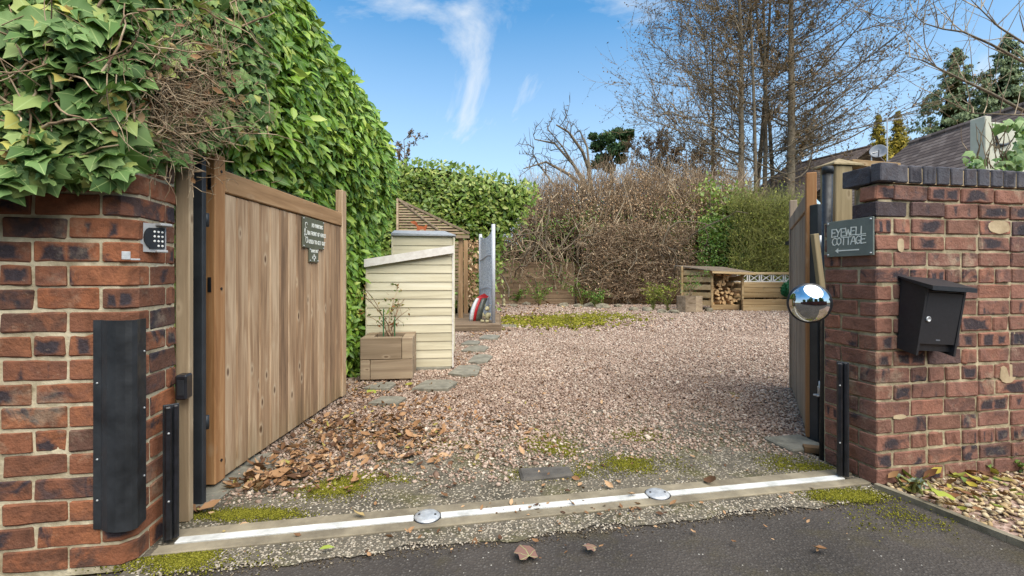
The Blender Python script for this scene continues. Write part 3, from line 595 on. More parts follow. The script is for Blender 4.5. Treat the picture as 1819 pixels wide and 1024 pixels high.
def onGL(px, py):  # point on the face of the left leaf
    r = (px - CX) / F; dd = d.normalized(); t_ = (r * q0.y - q0.x) / (dd.x - r * dd.y); p = q0 + dd * t_; return Vector((p.x, p.y, H + (HY - py) / F * p.y))
dd = d.normalized(); nrm = Vector((dd.y, -dd.x, 0))
s1 = sign('no_parking_sign', onGL(557, 416) + nrm * .003, math.atan2(dd.y, dd.x), .335, .205, M['slateG'], 'dark green slate sign with white writing on the left gate, the larger upper one', R(0))
for a_ in (('NO PARKING', .055, .045, .024, .0042, .8), ('IN FRONT OF GATES', .052, -.012, .024, .0042, .78), ('USED TO GET OUT', .052, -.07, .024, .0042, .8)):
    lt = MB(); text(lt, *a_); lt.build('lettering', M['letters'], s1)
dr = MB()   # chalky line drawing at the left of the sign
def arc(cx, cz, rx, rz, a0, a1, n=9): return [(cx + rx * math.cos(a), cz + rz * math.sin(a)) for a in np.linspace(a0, a1, n)]
strokes(dr, [arc(-.118, .05, .016, .018, .3, 5), arc(-.122, .008, .02, .026, 2.2, 6.6), arc(-.125, -.012, .022, .02, 3.2, 4.6), arc(-.112, -.05, .014, .02, .6, 6.4), [(-.135, .02), (-.14, -.02)], [(-.1, -.03), (-.095, -.06)]], .0035)
dr.build('line_drawing', M['letters'], s1)
s2 = sign('thank_you_sign', onGL(557, 454) + nrm * .003, math.atan2(dd.y, dd.x), .145, .098, M['slateG'], 'small dark green slate sign with white paw prints below the larger gate sign')
lt = MB(); text(lt, 'THANK YOU', .004, .02, .017, .0032, .72); lt.build('lettering', M['letters'], s2)
pw = MB()
for cx_, cz_ in ((-.022, -.018), (.0, -.004), (.022, -.016), (.002, -.032)):
    pts = arc(cx_, cz_, .0085, .008, 0, 2 * PI, 9)[:-1]; pw.add([(a, -.0014, b) for a, b in pts], [tuple(range(8))])
    for k in range(3): pw.add([(a, -.0014, b) for a, b in arc(cx_ - .007 + .007 * k, cz_ + .0105, .0028, .003, 0, 2 * PI, 7)[:-1]], [tuple(range(6))])
pw.build('paw_prints', M['letters'], s2)
# posts beside the pier
pp = P(326, 700, 1.875)
e = MB().bbox(-.032, .022, 0, .03, 0, 1.52, .003).build('timber_post', M['post'], loc=(pp.x, pp.y, 0), rot=(0, 0, R(6))); tag(e, 'pale upright timber post between the brick pier and the black post', 'post')
pp = P(350, 700, 2.01)
e = empty('gate_post', (pp.x, pp.y, 0), R(3)); tag(e, 'black steel hinge post left of the open boarded gate', 'post')
MB().bbox(-.027, .024, 0, .028, 0, 1.62, .004).build('post', M['steel_black'], e); MB().bbox(-.06, .065, -.03, .13, -.01, .006, .003).build('base_plate', M['slab'], e)
for z in (.35, 1.25): MB().lathe([(.012, -.03), (.012, .03)], 10).build('hinge', M['steel_black'], e, True, (.012, .045, z))
MB().bbox(-.32, .20, 0, .42, -.006, .008, .004).build('paving_slab', M['slab'], None, False, G(412, 872)).rotation_euler = (0, 0, .5)
tag(bpy.data.objects['paving_slab'], 'mossy grey slab under the bottom corner of the left gate', 'paving slab')
# things on the left pier (its local frame: x = sg*..., side faces +x)
def onpier(x, y, z): return wl.matrix_basis @ Vector((x, y, z))
WLm = Matrix.Translation(CL) @ Matrix.Rotation(aL, 4, 'Z')
def pier(x, y, z): return WLm @ Vector((x, y, z))
g_ = empty('corner_guard', pier(0, 0, .135), aL); tag(g_, 'tall scuffed black plastic corner guard on the keypad pier', 'corner guard')
prof = [(-.118, -.004), (-.092, -.007), (-.082, -.016), (-.06, -.028), (-.03, -.034), (-.002, -.032), (.014, -.024), (.022, -.010), (.018, .012), (.0145, .05)]
mid = [(-.118, .0), (-.09, -.001), (-.076, -.010), (-.056, -.021), (-.03, -.027), (-.004, -.025), (.009, -.019), (.015, -.009), (.012, .012), (.0085, .05)]
gm = MB(); n = len(prof); hg = .715
for k, z in enumerate((0, hg)): gm.v += [(x, y, z - (.02 * (x + .05) * (1 - k))) for x, y in prof] + [(x, y, z - (.02 * (x + .05) * (1 - k))) for x, y in mid]
for i in range(n - 1): gm.f += [(i, i + 1, 2 * n + i + 1, 2 * n + i), (n + i, 3 * n + i, 3 * n + i + 1, n + i + 1), (i, n + i, n + i + 1, i + 1), (2 * n + i, 2 * n + i + 1, 3 * n + i + 1, 3 * n + i)]
gm.f += [(0, 2 * n, 3 * n, n), (n - 1, 2 * n - 1, 4 * n - 1, 3 * n - 1)]
gm.build('shell', M['guard'], g_)
for z in (.1, .24, .5): MB().lathe([(.004, 0), (.003, .003), (0, .003)], 8).build('screw', M['metal'], g_, True, (-.104, -.0055, z), (PI / 2, 0, 0)); 
for z in (.16, .4, .6): MB().lathe([(.004, 0), (.003, .003), (0, .003)], 8).build('screw', M['metal'], g_, True, (.0165, .035, z), (0, PI / 2, 0))
# keypad
kp = empty('keypad', pier(.0, .105, 1.14), aL + R(62)); tag(kp, 'grey and black numeric entry keypad on the side of the left pier', 'keypad')
km = MB()
pts = [(-.05, -.045), (-.042, -.052), (.03, -.052), (.038, -.045), (.038, .045), (.03, .052), (-.042, .052), (-.05, .045)]
Mx = Matrix.Rotation(PI / 2, 4, 'X'); MB().prism(pts, -.0, .022, Mx).build('housing', M['greyplastic'], kp)
MB().prism([(-.022 + .0, -.04)] + [(-.015 - .026 * math.cos(a), .038 * math.sin(a)) for a in np.linspace(-1.2, 1.2, 9)] + [(.03, .038), (.03, -.038)][::1], .0215, .027, Mx).build('key_panel', M['black'], kp)
MB().bbox(.0, .043, -.05, -.0, .044, .054, .002).build('hood', M['greyplastic'], kp); MB().bbox(.0, .038, -.034, -.0, -.053, -.044, .002).build('lower_lip', M['greyplastic'], kp)
for r_ in range(4):
    for c_ in range(3):
        if r_ < 3 or c_ > 0: MB().lathe([(.0042, 0), (.0042, .0015), (.003, .0022), (0, .0022)], 8).build('key', M['white_key'], kp, True, (-.006 + c_ * .0135, -.0268, .022 - r_ * .017), (PI / 2, 0, 0))
br = MB(); br.bbox(-.02, .004, -.004, .0, -.008, .02, .001); br.bbox(.004, .03, -.006, .0, -.01, -.004, .001)
tag(br.build('metal_clip', M['metal'], loc=pier(-.008, -.004, 1.065), rot=(0, 0, aL + R(40))), 'small bent metal clip on the pier corner below the keypad', 'bracket')
def rail_strip(name, loc, rz, h_, label):
    e = empty(name, loc, rz); tag(e, label, 'safety rail')
    MB().bbox(-.02, .03, 0, .012, 0, h_, .002).build('back_plate', M['steel_black'], e)
    MB().bbox(-.016, .006, -.026, -.001, .004, h_ - .003, .005).build('rubber_edge', M['rubber'], e)
    MB().bbox(.011, .026, -.02, -.001, .006, h_ - .002, .003).build('channel', M['rubber'], e)
    for z in (.15, .4): MB().lathe([(.0045, 0), (.003, .002), (0, .002)], 8).build('screw', M['metal'], e, True, (-.004, -.0265, z * h_ / .5), (PI / 2, 0, 0))
    return e
rail_strip('safety_rail', P(301, 960, 1.735).xy.to_3d() + Vector((0, 0, .012)), R(40), .505, 'upright black rubber safety rail at the foot of the keypad pier')
pc = P(327, 687, 1.835); e = empty('sensor_box', pc, R(12)); tag(e, 'small dark brown gate sensor box on the pale timber post', 'sensor')
MB().bbox(-.022, .02, -.028, .028, -.048, .05, .006).build('case', M['rubber'], e); MB().bbox(-.012, .012, -.0295, -.027, -.03, .03, .001).build('lens', M['black'], e)

# ------------------------------------------------------------------ right gate side
r0, r1 = Vector((1.79, 2.81, 0)), Vector((2.475, 4.12, 0)); dr_ = r1 - r0
gr = empty('wooden_gate', r0, math.atan2(dr_.y, dr_.x)); tag(gr, 'greyed open wooden gate leaf behind the round mirror', 'gate')
gate(gr, -1, dr_.length, 1.63, 1.665, 12, M['gateR'], M['gate_end'], M['gateR'], M['gateR'])
p_ = P(1471, 600, 2.52); e = empty('gate_post', (p_.x, p_.y, 0)); tag(e, 'round black pole with cap beside the cottage name sign', 'post')
MB().tube([(-.02, 0, 0), (.005, .01, 1.585)], .025, 16).build('pole', M['black'], e, True); MB().lathe([(.029, 0), (.029, .03), (.024, .04), (0, .042)], 16).build('cap', M['black'], e, True, (.005, .01, 1.56))
p_ = P(1459, 600, 2.75); e = empty('gate_post', (p_.x, p_.y, 0), R(12)); tag(e, 'flat black steel hinge post behind the right gate stile', 'post')
MB().bbox(-.025, .035, 0, .08, 0, 1.43, .003).build('post', M['steel_black'], e)
for z in (.3, 1.16): MB().lathe([(.014, 0), (.014, .05), (.009, .055), (.009, .08)], 10).build('hinge', M['metal'], e, True, (-.028, -.02, z)); MB().bbox(-.05, .0, -.03, .01, z - .01, z, .002).build('hinge_plate', M['metal'], e)
p_ = P(1500, 600, 2.85); e = empty('timber_post', (p_.x, p_.y, 0), R(10)); tag(e, 'thick pale weathered fence post behind the broken wall corner', 'post')
MB().bbox(-.06, .06, 0, .12, 0, 1.685, .004).build('post', M['postR'], e)
MB().add([(-.085, -.012, 1.687), (.13, -.012, 1.687), (.13, .152, 1.687), (-.085, .152, 1.687), (-.085, -.012, 1.697), (.13, -.012, 1.697), (.13, .152, 1.697), (-.085, .152, 1.697), (.03, .07, 1.745)], [(0, 3, 2, 1), (0, 1, 5, 4), (1, 2, 6, 5), (2, 3, 7, 6), (3, 0, 4, 7), (4, 5, 8), (5, 6, 8), (6, 7, 8), (7, 4, 8)]).build('cap', M['postR'], e)
p_ = P(1560, 300, 3.0); e = empty('garden_fence', (p_.x, p_.y, 0), R(14)); tag(e, 'timber fence with pale top rail just showing behind the wall coping', 'fence')
for i in range(9): MB().bbox(-.15 + i * .105, -.05 + i * .105, .02, .04, .02, 1.66, .003).build('board', M['postR'], e)
MB().bbox(-.22, .80 - .62, -.01, .08, 1.705, 1.745, .003).build('top_rail', M['orange'], e); MB().bbox(.18, .9, .0, .06, 1.66, 1.70, .003).build('top_rail', M['postR'], e)
e = MB().bbox(-.016, .016, -.012, .012, 0, .36, .002).build('wooden_batten', M['postR'], loc=P(1462, 540, 2.36), rot=(0, R(-8), R(10))); tag(e, 'short loose wooden batten leaning behind the round mirror', 'batten')
# cottage sign
aS = math.atan2(.30 * math.cos(aR), .30 * math.sin(aR)); WRm = Matrix.Translation(CR) @ Matrix.Rotation(aR, 4, 'Z')
ps = WRm @ Vector((-.014, .135, 0)); ps = Vector((ps.x, ps.y, H + (HY - 423) / F * ps.y))
cs = sign('cottage_sign', ps, aR - PI / 2, .262, .185, M['slate'], 'grey slate sign reading EYEWELL COTTAGE with an arrow, on the right pier')
for a_ in (('EYEWELL', -.004, .012, .039, .0044, .71, .04), ('COTTAGE', -.002, -.033, .038, .0044, .71, .04)):
    lt = MB(); text(lt, *a_); lt.build('lettering', M['letters'], cs)
ar = MB(); strokes(ar, [[(-.06, -.062), (.055, -.062)]], .006); ar.add([(-.078, -.0016, -.062), (-.058, -.0016, -.076), (-.058, -.0016, -.048)], [(0, 1, 2)]); ar.build('arrow', M['letters'], cs)
# mailbox
mx_, mz_ = onR(1588, 560); mb = empty('mailbox', WRm @ Vector((mx_ + .125, -.004, mz_ - .165)), aR); mb.rotation_euler = (0, R(3.5), aR); tag(mb, 'black wall mailbox hanging crooked on the brick wall', 'mailbox')
w2 = .112; hb = .335; dt, db = .125, .088
def mbx(pts, x0, x1): 
    n = len(pts); m = MB(); m.add([(x0, y, z) for y, z in pts] + [(x1, y, z) for y, z in pts], [tuple(range(n)), tuple(range(n, 2 * n))[::-1]] + [(i, n + i, n + (i + 1) % n, (i + 1) % n) for i in range(n)]); return m
sidep = [(0, 0), (-db, -.02), (-dt + .004, hb - .045), (0, hb)]
mbx(sidep, -w2, -w2 + .012).build('side_panel', M['mailbox'], mb); mbx(sidep, w2 - .012, w2).build('side_panel', M['mailbox'], mb)
mbx([(-.006, .0), (-db + .018, .0), (-dt + .02, hb - .05), (-.006, hb - .01)], -w2 + .0121, w2 - .0121).build('body', M['mailbox'], mb)
sl = (dt - db) / (hb - .025)
def fy(z): return -db - sl * (z + .02)
mbx([(fy(.035) + .004, .035), (fy(.035) + .018, .035), (fy(.272) + .018, .272), (fy(.272) + .004, .272)][::1], -w2 + .0145, w2 - .0145).build('door', M['mailbox'], mb)
MB().bbox(-w2 + .013, w2 - .013, fy(.287) + .004, fy(.287) + .03, .278, .281, .001).build('slot_flap', M['rubber'], mb)
lk = empty('_', (0, 0, 0)); bpy.data.objects.remove(lk)
MB().lathe([(.013, 0), (.013, .004), (.009, .0065), (.0085, .003), (.0, .003)], 16).build('lock', M['metal'], mb, True, (-.076, fy(.15) + .004, .15), (PI / 2, 0, 0))
lm = MB(); lm.add([(-w2 - .012, .004, hb + .004), (w2 + .012, .004, hb + .004), (w2 + .012, -dt - .03, hb - .052), (-w2 - .012, -dt - .03, hb - .052), (-w2 - .012, .004, hb + .012), (w2 + .012, .004, hb + .012), (w2 + .012, -dt - .03, hb - .032), (-w2 - .012, -dt - .03, hb - .032)], [(0, 3, 2, 1), (4, 5, 6, 7), (0, 1, 5, 4), (1, 2, 6, 5), (2, 3, 7, 6), (3, 0, 4, 7)])
lm.v = [(x, y, z) for x, y, z in lm.v]; lm.build('lid', M['mailbox'], mb)
mk = MB(); mk.add([(-.012, fy(.055) + .0035, .052), (.012, fy(.055) + .0035, .052), (.012, fy(.059) + .0035, .057), (-.012, fy(.059) + .0035, .057)], [(0, 1, 2, 3)]); mk.build('maker_plate', M['dish'], mb)
# convex mirror on its bracket
pm = P(1438, 539, 2.14); e = empty('convex_mirror', pm, math.atan2(-pm.x, pm.y) * .55); tag(e, 'round convex traffic mirror at the edge of the right pier', 'mirror')
rm = .089; Mx2 = Matrix.Rotation(PI / 2, 4, 'X'); dome = [(rm, -.004), (rm, .0)] + [(rm * math.sin(a) / math.sin(.95), (math.cos(a) - math.cos(.95)) * rm / math.sin(.95)) for a in np.linspace(.95, .02, 14)]
MB().lathe(dome, 48, Mx2).build('dome', M['mirror'], e, True)
MB().lathe([(rm - .002, -.012), (rm + .0035, -.012), (rm + .0035, .003), (rm + .0005, .005)], 48, Mx2).build('rim', M['rubber'], e, True)
MB().tube([(0, .012, 0), (.03, .09, 0), (.10, .16, 0)], .008, 8).build('bracket', M['rubber'], e, True)
px_ = G(1496, 850); rail_strip('safety_rail', Vector((px_.x, px_.y + .005, .01)), R(-40), .565, 'upright black rubber safety rail at the foot of the mailbox wall')
tb = G(1440, 806); e = empty('timber_offcut', tb, R(-20)); tag(e, 'short brown timber wedges lying at the foot of the right gate', 'timber')
MB().bbox(-.03, .16, .0, .05, 0, .035, .003).build('wedge', M['fence_dark'], e); MB().bbox(.06, .115, -.26, -.005, 0, .02, .003).build('wedge', M['gate_end'], e, rot=(0, 0, R(25)))
e = MB().bbox(-.12, .13, -.06, .16, -.01, .02, .008).build('paving_slab', M['slab'], loc=G(1424, 796), rot=(0, 0, .2)); tag(e, 'grey stone slab under the hinge end of the right gate', 'paving slab')

# ------------------------------------------------------------------ yard: sheds, planter, deck
def clap(root, x0, x1, z0, z1, n, y, mat, topz=None, th_=.016):
    """overlapping horizontal boards facing -y; topz(x) clips the uppermost boards to a slope"""
    p = (z1 - z0) / n
    for i in range(n):
        a_, b_ = z0 + i * p, z0 + (i + 1) * p + .012
        def zt(x): return b_ if topz is None else min(b_, topz(x))
        if topz is not None and max(topz(x0), topz(x1)) < a_ + .01: continue
        xa, xb = x0, x1
        if topz is not None and topz(x0) < a_ + .004:   # board starts where the slope reaches it
            sl_ = (topz(x1) - topz(x0)) / (x1 - x0); xa = x0 + (a_ + .004 - topz(x0)) / sl_
        m = MB(); xs = [xa, xb]
        if topz is not None and topz(xa) < b_ < topz(xb): sl_ = (topz(x1) - topz(x0)) / (x1 - x0); xs = [xa, xa + (b_ - topz(xa)) / sl_, xb]
        fr = [(x, y - th_, a_ + random.uniform(-.0015, .0015)) for x in xs]; tp = [(x, y - .005, zt(x)) for x in xs][::-1]
        k = len(fr) + len(tp); f0 = fr + tp; bk = [(v[0], y, v[2]) for v in f0]
        m.add(f0 + bk, [tuple(range(k)), tuple(range(k, 2 * k))[::-1]] + [(j, k + j, k + (j + 1) % k, (j + 1) % k) for j in range(k)]); m.build('board', mat, root)
rS = R(7.6)
sp_ = G(803, 656); sh = empty('storage_shed', sp_, rS); tag(sh, 'low cream clapboard shed with sloping white roof edge, behind the timber planter', 'shed')
sw = .885; sdp = .62; slope = lambda x: 1.295 + (x) * .165
MB().add([(-sw, 0, .02), (0, 0, .02), (0, sdp, .02), (-sw, sdp, .02), (-sw, 0, slope(-sw)), (0, 0, slope(0)), (0, sdp, slope(0)), (-sw, sdp, slope(-sw))], [(0, 3, 2, 1), (4, 5, 6, 7), (0, 1, 5, 4), (1, 2, 6, 5), (2, 3, 7, 6), (3, 0, 4, 7)]).build('carcass', M['cream'], sh)
clap(sh, -sw, 0, .035, 1.305, 14, -.001, M['cream'], slope)
MB().bbox(.0005, .016, -.02, sdp + .004, .02, slope(0) - .01, .002).build('corner_trim', M['creamtrim'], sh)
MB().bbox(-sw - .014, -sw - .0005, -.02, sdp + .004, .02, slope(-sw) - .005, .002).build('corner_trim', M['cream'], sh)
m = MB(); m.add([(x, y, slope(x) + dz) for dz in (.0, .022) for y in (-.05, sdp + .04) for x in (-sw - .015, .02)], [(0, 2, 3, 1), (4, 5, 7, 6), (0, 1, 5, 4), (2, 6, 7, 3), (0, 4, 6, 2), (1, 3, 7, 5)]); m.build('roof', M['felt'], sh)
m = MB(); m.add([(x, y, slope(x) + dz) for dz in (-.052, .03) for y in (-.066, -.051) for x in (-sw - .02, .022)], [(0, 2, 3, 1), (4, 5, 7, 6), (0, 1, 5, 4), (2, 6, 7, 3), (0, 4, 6, 2), (1, 3, 7, 5)]); m.build('barge_board', M['creamtrim'], sh)
MB().bbox(-sw + .02, -.01, -.03, sdp, -.02, .03, .006).build('base_slab', M['slab'], sh)
for dx in (0, .07): MB().bbox(-.19 + dx, -.15 + dx, .25, .29, slope(-.15) + .02, slope(-.15) + .045, .004).build('vent_cap', M['black'] if not dx else M['white_key'], sh)
# taller cupboard behind it
cp = P(805, 560, 6.15); cb = empty('garden_cupboard', (cp.x, cp.y, 0), rS); tag(cb, 'taller cream clapboard cupboard with grey felt roof behind the low shed', 'cupboard')
cw = .78; ch = 1.53
MB().box(-cw, 0, 0, .55, 0, ch).build('carcass', M['cream'], cb); clap(cb, -cw, 0, .05, ch, 12, -.001, M['cream'])
MB().add([(-cw - .02, -.05, ch), (.035, -.05, ch), (.035, .6, ch), (-cw - .02, .6, ch), (-cw - .02, -.05, ch + .03), (.035, -.05, ch + .015), (-.12, .3, ch + .10), (-cw - .02, .3, ch + .10), (-.12, .6, ch + .10), (-cw - .02, .6, ch + .10)], [(0, 3, 2, 1), (0, 1, 5, 4), (4, 5, 6, 7), (6, 8, 9, 7), (1, 2, 8, 6, 5), (2, 3, 9, 8), (3, 0, 4, 7, 9)]).build('roof', M['felt'], cb)
MB().bbox(.001, .022, -.03, .55, .0, ch - .01, .002).build('corner_trim', M['cream'], cb); MB().bbox(-cw - .02, -cw - .001, -.03, .55, 0, ch - .01, .002).build('corner_trim', M['cream'], cb)
# rusty animal silhouette standing on the cupboard
fx = [(0, 0), (.01, .1), (-.02, .16), (-.09, .2), (-.1, .235), (-.03, .25), (.0, .225), (.03, .14), (.13, .12), (.15, .155), (.17, .16), (.18, .12), (.16, .07), (.155, 0), (.13, 0), (.12, .055), (.06, .05), (.04, 0)]
fp = P(746, 411, 6.5); m = MB(); n = len(fx); m.add([(x * .85, 0, z * .62) for x, z in fx] + [(x * .85, .008, z * .62) for x, z in fx], [tuple(range(n)), tuple(range(n, 2 * n))[::-1]] + [(i, n + i, n + (i + 1) % n, (i + 1) % n) for i in range(n)])
tag(m.build('animal_ornament', M['rust'], loc=(fp.x - .05, fp.y, ch + .095)), 'rusty flat metal animal ornament standing on the cupboard roof', 'ornament')
# sleeper planter
pp = G(733, 677); pl = empty('timber_planter', pp, rS); tag(pl, 'square planter of two tiers of timber sleepers holding a straggly rose', 'planter')
pw_, ph, tk = .487, .415, .10
def sl_box(x0, x1, y0, y1, z0, z1): MB().bbox(x0 + .001, x1 - .001, y0, y1, z0, z1, .006, None, .0015).build('sleeper', M['sleeper'], pl)
h2 = ph / 2
sl_box(-pw_, -.105, 0, tk, h2 + .001, ph); sl_box(-.104, 0, 0, pw_ - tk - .001, h2 + .001, ph - .003); sl_box(-pw_ + tk + .001, 0, pw_ - tk, pw_, h2 + .001, ph); sl_box(-pw_, -pw_ + tk, tk + .001, pw_, h2 + .001, ph - .003)
sl_box(-pw_ + .092, 0, 0, tk, .02, h2); sl_box(-pw_, -pw_ + .091, 0, pw_ - tk - .001, .02, h2 - .002); sl_box(-pw_, -tk - .001, pw_ - tk, pw_, .02, h2); sl_box(-tk, 0, tk + .001, pw_, .02, h2)
MB().bbox(-.13, -.05, .02, .1, -.01, .02, .004).build('foot', M['sleeper'], pl); MB().bbox(-.45, -.37, .02, .1, -.01, .02, .004).build('foot', M['sleeper'], pl)
MB().box(-pw_ + .101, -.105, .101, pw_ - .101, .25, .36).build('soil', M['earth'], pl)
def plant(name, loc, label, h_, n, spread, leafm, stemm, nl, ls, cat='plant', twig=.5):
    e = empty(name, loc); tag(e, label, cat); S = []; pos = []
    for i in range(n):
        a = random.uniform(0, 2 * PI); p = np.array([random.uniform(-.04, .04), random.uniform(-.04, .04), 0]); hh = h_ * random.uniform(.5, 1); k = 6; dirx = np.array([math.cos(a), math.sin(a), 0]) * spread * random.uniform(.2, 1)
        for j in range(k):
            q = p + np.array([0, 0, hh / k]) + dirx / k * (j + .5) / 3 + RNG.normal(0, .012, 3) * h_
            r_ = .006 * (1 - j / k) + .0025; S.append([*p, *q, r_, r_ * .85])
            if j > 1 and random.random() < twig:
                t2 = q + RNG.normal(0, 1, 3) * h_ * .11 + np.array([0, 0, .04 * h_]); S.append([*q, *t2, .003, .0015]); pos += [t2, (q + t2) / 2]
            p = q
        pos.append(p)
    link('stem', segs_mesh('stem', S, 5), stemm, e)
    pos = np.array(pos); pos = pos[RNG.integers(0, len(pos), nl)] + RNG.normal(0, .03, (nl, 3)) * h_ / .6
    nr = RNG.normal(0, 1, (nl, 3)); nr[:, 2] = np.abs(nr[:, 2]) + .3
    V, Fa, uv = scatter(DIAMOND, pos, rotmats(nr, RNG.uniform(0, 6.3, nl)), RNG.uniform(.6, 1.2, nl) * ls)
    o = link('foliage', np_mesh('foliage', V, Fa, uv), leafm, e); o['kind'] = 'stuff'; return e
M['rose_leaf'] = leafmat('rose_leaf', [(0, '#59702f'), (.5, '#7f8d42'), (.75, '#9c7a4a'), (1, '#9a4f34')], .6, .3, None, .2)
pr = P(693, 603, 4.66); plant('rose_bush', (pr.x, pr.y, .36), 'thin straggly rose with sparse reddish leaves growing in the sleeper planter', .52, 7, .32, M['rose_leaf'], M['twig'], 130, .045)
for px, t_ in ((681, 549), (701, 563)):
    q = P(px, 600, 4.6); tag(MB().tube([(0, 0, 0), (.002, 0, P(0, t_, 4.6).z - .36)], .006, 6).build('plant_cane', plain('green_cane', '#1f5a35', '#2d7045', 20, .5, 0) if px == 681 else bpy.data.materials['green_cane'], loc=(q.x, q.y, .36)), 'green cane in the sleeper planter, the ' + ('taller one on the left' if px == 681 else 'shorter one on the right'), 'cane', 'green plant canes')
# stepping stones
st_px = [(870, 601, 40, 8, 'farthest, by the deck'), (837, 611.5, 34, 8, 'second from the deck'), (845, 622, 48, 11, 'third from the deck'), (853, 640, 42, 16, 'fourth from the deck'), (828, 661, 58, 19, 'diamond shaped one at the shed corner'), (774, 688, 74, 20, 'large one in front of the planter corner'), (677, 690, 52, 14, 'half buried right under the planter'), (690, 716, 60, 16, 'nearest, half buried in fallen leaves')]
for px, py, w_, h_, lb in st_px:
    g = G(px, py); a_, b_ = w_ / 2 * g.y / F, abs(G(px, py - h_ / 2).y - G(px, py + h_ / 2).y) / 2
    pts = [(x * random.uniform(.82, 1.02), y * random.uniform(.82, 1.02)) for x, y in ((-a_, -b_ * .8), (-a_ * .1, -b_), (a_ * .8, -b_ * .9), (a_, b_ * .5), (a_ * .55, b_), (-a_ * .6, b_ * .95))]
    tag(MB().prism(pts, -.015, .026).build('stepping_stone', M['slab'], loc=(g.x, g.y, 0)), 'flat grey stepping stone in the gravel, ' + lb, 'stepping stone', 'stepping stones beside the shed')
g = G(970, 843); tag(MB().bbox(-.13, .13, -.065, .065, -.02, .022, .01, None, .012).build('stone_block', M['darkrock'], loc=g, rot=(0, 0, .1)), 'dark mossy stone block sunk at the edge of the gravel', 'stone')
# deck
dk = empty('timber_deck', (-.215, 8.33, 0), R(2)); tag(dk, 'low brown timber deck carrying the arbour and metal screen', 'deck')
for i in range(17): MB().bbox(-3.0, 0, .03 + i * .142, .03 + i * .142 + .134, .105, .132, .003).build('board', M['deck'], dk)
for k_ in range(3): MB().bbox(-3.0, .005, 0, .026, .008 + k_ * .042, .047 + k_ * .042, .004).build('fascia_board', M['deck'], dk)
MB().box(-2.95, -.02, .05, 2.4, -.01, .1).build('frame', M['shade'], dk)
MB().bbox(.002, .026, .0, 2.44, .008, .134, .003).build('fascia_board', M['deck'], dk)
tag(MB().bbox(-.14, .16, -.1, .3, -.01, .02, .006).build('paving_slab', M['slab'], loc=G(905, 581), rot=(0, 0, .1)), 'flat brown slab at the right end of the deck', 'paving slab')
# arbour
ab = empty('garden_arbour', (-1.07, 9.6, .13), 0); tag(ab, 'wooden corner arbour with triangular slatted roof and bench on the deck', 'arbour')
L0, R0, T0 = Vector((-2.36, 9.55, 1.87)), Vector((-.88, 9.55, 1.865)), Vector((-2.66, 10.75, 2.77)); o0 = Vector((-1.07, 9.6, .13))
nsl = 13
for i in range(nsl):
    f = (i + .3) / nsl; p, q = L0.lerp(T0, f), R0.lerp(T0, f); dn = (q - p).normalized(); up = (T0 - L0).normalized(); nr = dn.cross(up).normalized(); m = MB()
    hw = .026; c = [p - up * hw, q - up * hw, q + up * hw, p + up * hw]
    m.add([v - o0 + nr * s_ for s_ in (-.012, .012) for v in c], [(0, 1, 2, 3), (7, 6, 5, 4), (0, 4, 5, 1), (1, 5, 6, 2), (2, 6, 7, 3), (3, 7, 4, 0)]); m.build('roof_slat', M['arbour'], ab)
def beam(p, q, w_, name='rafter', mat=None): MB().tube([Vector(p) - o0, Vector(q) - o0], w_, 4).build(name, mat or M['arbour'], ab)
fw = Vector((0, -.03, .02)); beam(L0 + fw, T0 + fw, .03); beam(R0 + fw, T0 + fw, .03); beam(L0.lerp(R0, .62) + fw * 1.5, T0 + fw * 1.5, .02); beam(L0 - Vector((0, 0, .05)), R0 - Vector((0, 0, .05)), .045)
MB().bbox(-.045, .045, 0, .09, 0, 1.70, .004).build('post', M['arbourp'], ab); MB().bbox(-1.40, -1.31, 0, .09, 0, 1.70, .004).build('post', M['arbourp'], ab); MB().bbox(-.05, .04, 1.1, 1.19, 0, 1.70, .004).build('post', M['arbourp'], ab)
for i in range(14): MB().bbox(-1.3, -.06, 1.12, 1.14, .5 + i * .085, .565 + i * .085, .003).build('back_slat', M['arbour'], ab)
for i in range(5): MB().bbox(-1.3, -.05, .55 + i * .11, .65 + i * .11, .42, .45, .003).build('seat_slat', M['arbour'], ab)
MB().bbox(-1.3, -.05, .52, .545, .34, .45, .003).build('seat_rail', M['arbour'], ab); MB().bbox(-.12, -.06, .5, .58, 0, .62, .004).build('arm_post', M['arbour'], ab); MB().bbox(-.13, -.05, .48, 1.1, .62, .65, .004).build('arm_rest', M['arbour'], ab)
tag(MB().bbox(-.28, .0, -.2, .2, 0, .05, .02).build('seat_cushion', plain('green_fabric', '#7d9a4a', '#9cb566', 20, .9, .2), loc=(-1.16, 10.38, .585)), 'pale green cushion on the arbour bench', 'cushion')
# metal screen
ms0, ms1 = Vector((-.345, 8.55, .132)), Vector((-.70, 10.25, .132)); dv = ms1 - ms0
sc = empty('metal_screen', ms0, math.atan2(dv.y, dv.x)); tag(sc, 'tall grey perforated metal screen standing at the edge of the deck', 'screen')
for x in (0, dv.length): MB().tube([(x, 0, 0), (x, 0, 1.83 - (.03 if x else 0))], .035, 10).build('post', M['zinc'], sc, True)
k = 16; m = MB()
for i in range(k + 1):
    f = i / k; x = .03 + (dv.length - .06) * f; zt = 1.74 - .09 * math.sin(PI * f)
    m.v += [(x, -.006, .03), (x, -.006, zt), (x, .006, .03), (x, .006, zt)]
for i in range(k): a_ = 4 * i; m.f += [(a_, a_ + 4, a_ + 5, a_ + 1), (a_ + 2, a_ + 3, a_ + 7, a_ + 6), (a_ + 1, a_ + 5, a_ + 7, a_ + 3)]
m.build('panel', M['perf'], sc)
for z in (.62, 1.25): MB().tube([(.03 + (dv.length - .06) * f, .012, z + .03 * math.sin(f * 5)) for f in np.linspace(0, 1, 8)], .012, 6).build('brace', M['zinc'], sc)
